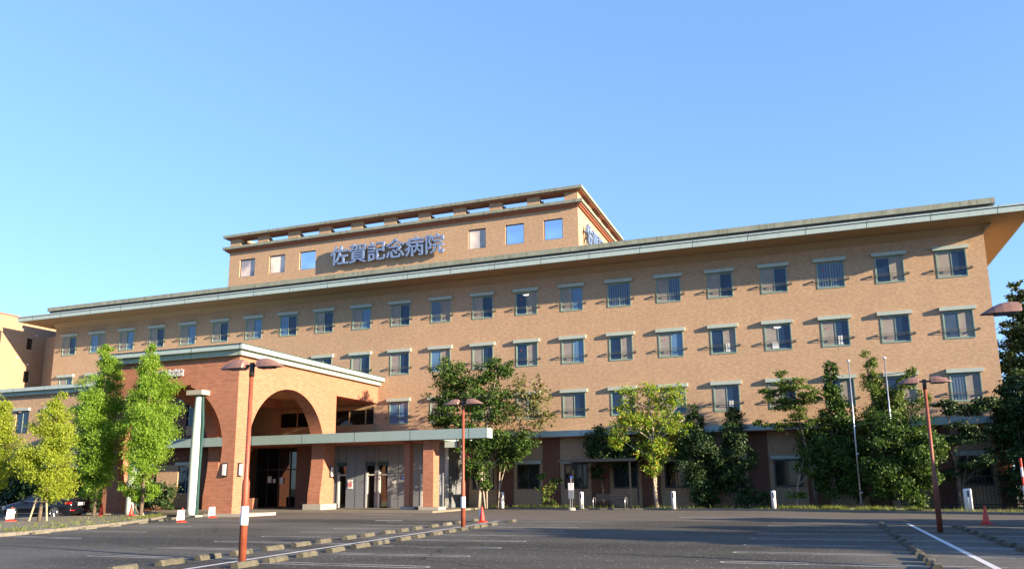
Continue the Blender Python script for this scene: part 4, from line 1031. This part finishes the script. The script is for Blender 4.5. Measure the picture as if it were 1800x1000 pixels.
tree('broadleaf_tree', 'green tree with a pointed top left of the flagpoles', 'tree', 't6', 'leaf_mid', 2400, .10, twigs=3)
tree('upright_tree', 'feathery upright tree with forked tips between the flagpoles', 'tree', 't7', 'leaf_olive', 2600, .07, aspect=2.2, upward=.8)
tree('leafy_bush', 'large rounded green bush left of the right lamp post', 'bush', 't8', 'leaf_mid', 2900, .10)
tree('layered_tree', 'dark thin layered tree just right of the leaning lamp post', 'tree', 't9', 'leaf_dark', 1500, .10, twigs=7, stems=2, flat=.5, sub=.8)
tree('tall_dark_tree', 'tall dark tree rising against the sky beyond the building corner', 'tree', 't10', 'leaf_dark', 1700, .13, r0=.2)
tree('dark_tree', 'dark tree filling the lower right corner beside the building', 'tree', 't11', 'leaf_dark', 2000, .12, r0=.12)
fs = tree('flowering_shrub', 'small shrub with orange flowers left of the bus stop', 'shrub', 'fl', 'leaf_olive', 900, .11, r0=.03)
mb = MB()
for x, z in ((-.1, 1.55), (.35, 1.6), (.1, 1.4), (-.35, 1.3)): mb.lathe([(.01, z), (.07, z+.04), (.01, z+.08)], 8, (x, -.45))
mb.build('flowers', M['flower'], fs, True)
# shrubs behind the car, their shade put into the dark leaf colour
T['bk1'] = (15.5, -9.5, [(0, 1.6, 1.5), (1.7, 1.3, 1.3), (-1.8, 1.8, 1.6), (-3.2, 1.4, 1.4), (.6, 2.8, 1.1)])
T['bk2'] = (20.5, -9.3, [(0, 1.3, 1.2), (1.5, 1.1, 1.1), (-1.3, 1.7, 1.2), (2.4, 1.2, .9)])
T['bk3'] = (9.0, -10.5, [(0, 2.2, 2.0), (2.2, 1.6, 1.5), (-2.2, 2.0, 1.8)])
tree('dark_shrub', 'dark shrub mass behind the front half of the black car', 'shrub', 'bk1', 'leaf_dark', 700, .17)
tree('dark_shrub', 'dark shrub mass behind the rear half of the black car', 'shrub', 'bk2', 'leaf_dark', 700, .17)
tree('dark_shrub', 'dark shrub mass at the left edge behind the trees', 'shrub', 'bk3', 'leaf_dark', 500, .2)
# trees outside the frame on the right: they shade the lot and the ground floor
OFFL = dict(o1='the tallest beside the car park', o2='second from the lot edge', o3='nearest the road', o4='closest to the building corner', o5='second from the building corner', o6='farthest from the building corner')
def off_tree(key, x, y, blobs, dens=500, size=.22):
    T[key] = (x, y, blobs); tree('roadside_tree', 'dark roadside tree standing right of the view, '+OFFL[key], 'tree', key, 'leaf_dark', dens, size, r0=.16, group='roadside trees right of the view')
off_tree('o1', 91, -34.2, [(0, 7.4, 1.3), (0, 6.0, 2.4), (.3, 4.4, 3.4), (-.2, 2.6, 4.2), (0, 1.4, 4.4)], 700, .30)
off_tree('o2', 90, -29.5, [(0, 5.2, 1.8), (0, 3.6, 2.8), (0, 1.8, 3.2)], 700, .3)
off_tree('o3', 88, -22.8, [(0, 4.6, 1.8), (0, 3.2, 2.6), (0, 1.5, 3.0)], 700, .3)
off_tree('o4', 82.5, -4.0, [(0, 6.5, 1.6), (0, 5, 2.0), (0, 3, 2.1), (0, 1.4, 1.8)])
off_tree('o5', 87, -4.5, [(0, 7.5, 1.8), (0, 5.5, 2.2), (0, 3, 2.3), (0, 1.4, 1.8)])
off_tree('o6', 92, -5.5, [(0, 8.8, 2.0), (0, 6.5, 2.6), (0, 3.6, 2.6), (0, 1.4, 2)])

# ------------------------------------------------------------------ unseen houses added behind the viewer to darken window reflections
def house(x, y, w_, d_, h, lab):
    root = thing('added_house', lab, 'house', (x, y, 0), 0, 'added houses behind the viewer')
    wl = MB().box(-w_/2, w_/2, -d_/2, d_/2, 0, h).build('wall', M['concrete'], root, True)
    MB().prism([(-d_/2-.6, h), (d_/2+.6, h), (0, h+d_*.28)], 'x', -w_/2-.5, w_/2+.5).build('roof', M['darksteel'], root, True)
    for i in range(int(w_/3)):
        for z in (1.0, 3.7):
            if z+1.3 < h: MB().box(-w_/2+1+i*3, -w_/2+2.6+i*3, d_/2-.02, d_/2+.04, z, z+1.3).build('window', M['glass'], root, True)
for i, (x, w_, h) in enumerate([(-30, 16, 5.8), (-8, 14, 6.2), (12, 15, 5.6), (33, 14, 6.4), (54, 16, 5.8), (77, 15, 6.0), (99, 14, 5.7), (121, 16, 6.1)]):
    house(x, -112+(i % 3)*3, w_, 9, h, 'added unseen grey walled house behind the viewer, '+ORD[i].replace('nearest', 'from the left')+' in the row') if i else house(x, -112, w_, 9, h, 'added unseen grey walled house behind the viewer at the left end of the row')

# ------------------------------------------------------------------ grass
def grass(name, pts_fn, n, hmin, hmax, seed):
    rg = np.random.default_rng(seed); P = pts_fn(rg, n); n = len(P)
    h = rg.uniform(hmin, hmax, n)*rg.uniform(.5, 1, n); a = rg.uniform(0, 6.28, n); wd = .018
    d = np.stack([np.cos(a), np.sin(a), np.zeros(n)], 1); lean = rg.normal(size=(n, 3))*.12; lean[:, 2] = 0
    V = np.stack([P-d*wd, P+d*wd, P+lean+np.stack([np.zeros(n), np.zeros(n), h], 1)], 1).reshape(-1, 3)
    me = bpy.data.meshes.new(name); me.from_pydata(V.tolist(), [], [(3*i, 3*i+1, 3*i+2) for i in range(n)])
    at = me.attributes.new('tint', 'FLOAT', 'FACE'); at.data.foreach_set('value', rg.beta(2, 2, n).astype(np.float32))
    me.materials.append(M['grass']); o = bpy.data.objects.new(name, me); COL.objects.link(o); return prop(o, kind='stuff', cat='grass', label='tufts of grass and weeds along the kerbs and the planting bed')
kx = np.array([p[0] for p in KERB]); ky = np.array([p[1] for p in KERB])
def bed(rg, n):
    x = np.concatenate([rg.uniform(64.4, 71.5, int(n*.5)), rg.uniform(46.5, 51.3, int(n*.14)), rg.uniform(44, 79, int(n*.36))])
    c = rg.uniform(0, 1, len(x)); y = np.interp(x, kx, ky)+.15+c**1.6*1.8
    keep = (np.sin(x*3.1)+np.sin(x*7.7+1)+rg.normal(size=len(x))*.8) > -.6
    return np.stack([x, y, np.full(len(x), .09)], 1)[keep]
grass('grass', bed, 9000, .08, .38, 3)
ix = [(38.5, -33), (37.4, -29.6), (35.5, -25.1), (32.9, -20.6), (30.6, -17.4)]
def isle(rg, n):
    u = rg.uniform(0, 3.999, n); i = u.astype(int); f_ = u-i; A = np.array(ix)
    p = A[i]*(1-f_)[:, None]+A[i+1]*f_[:, None]
    off = rg.uniform(0, 1, n)**1.5*np.where(rg.uniform(0, 1, n) < .5, 1.0, 4.5)
    x = p[:, 0]-.1-off; y = p[:, 1]-.02*off
    keep = (np.sin(x*2.3+y)+np.sin(y*2.9)+rg.normal(size=n)*.6) > .1
    return np.stack([x, y, np.full(n, .1)], 1)[keep]
grass('island_grass', isle, 3600, .05, .22, 5)
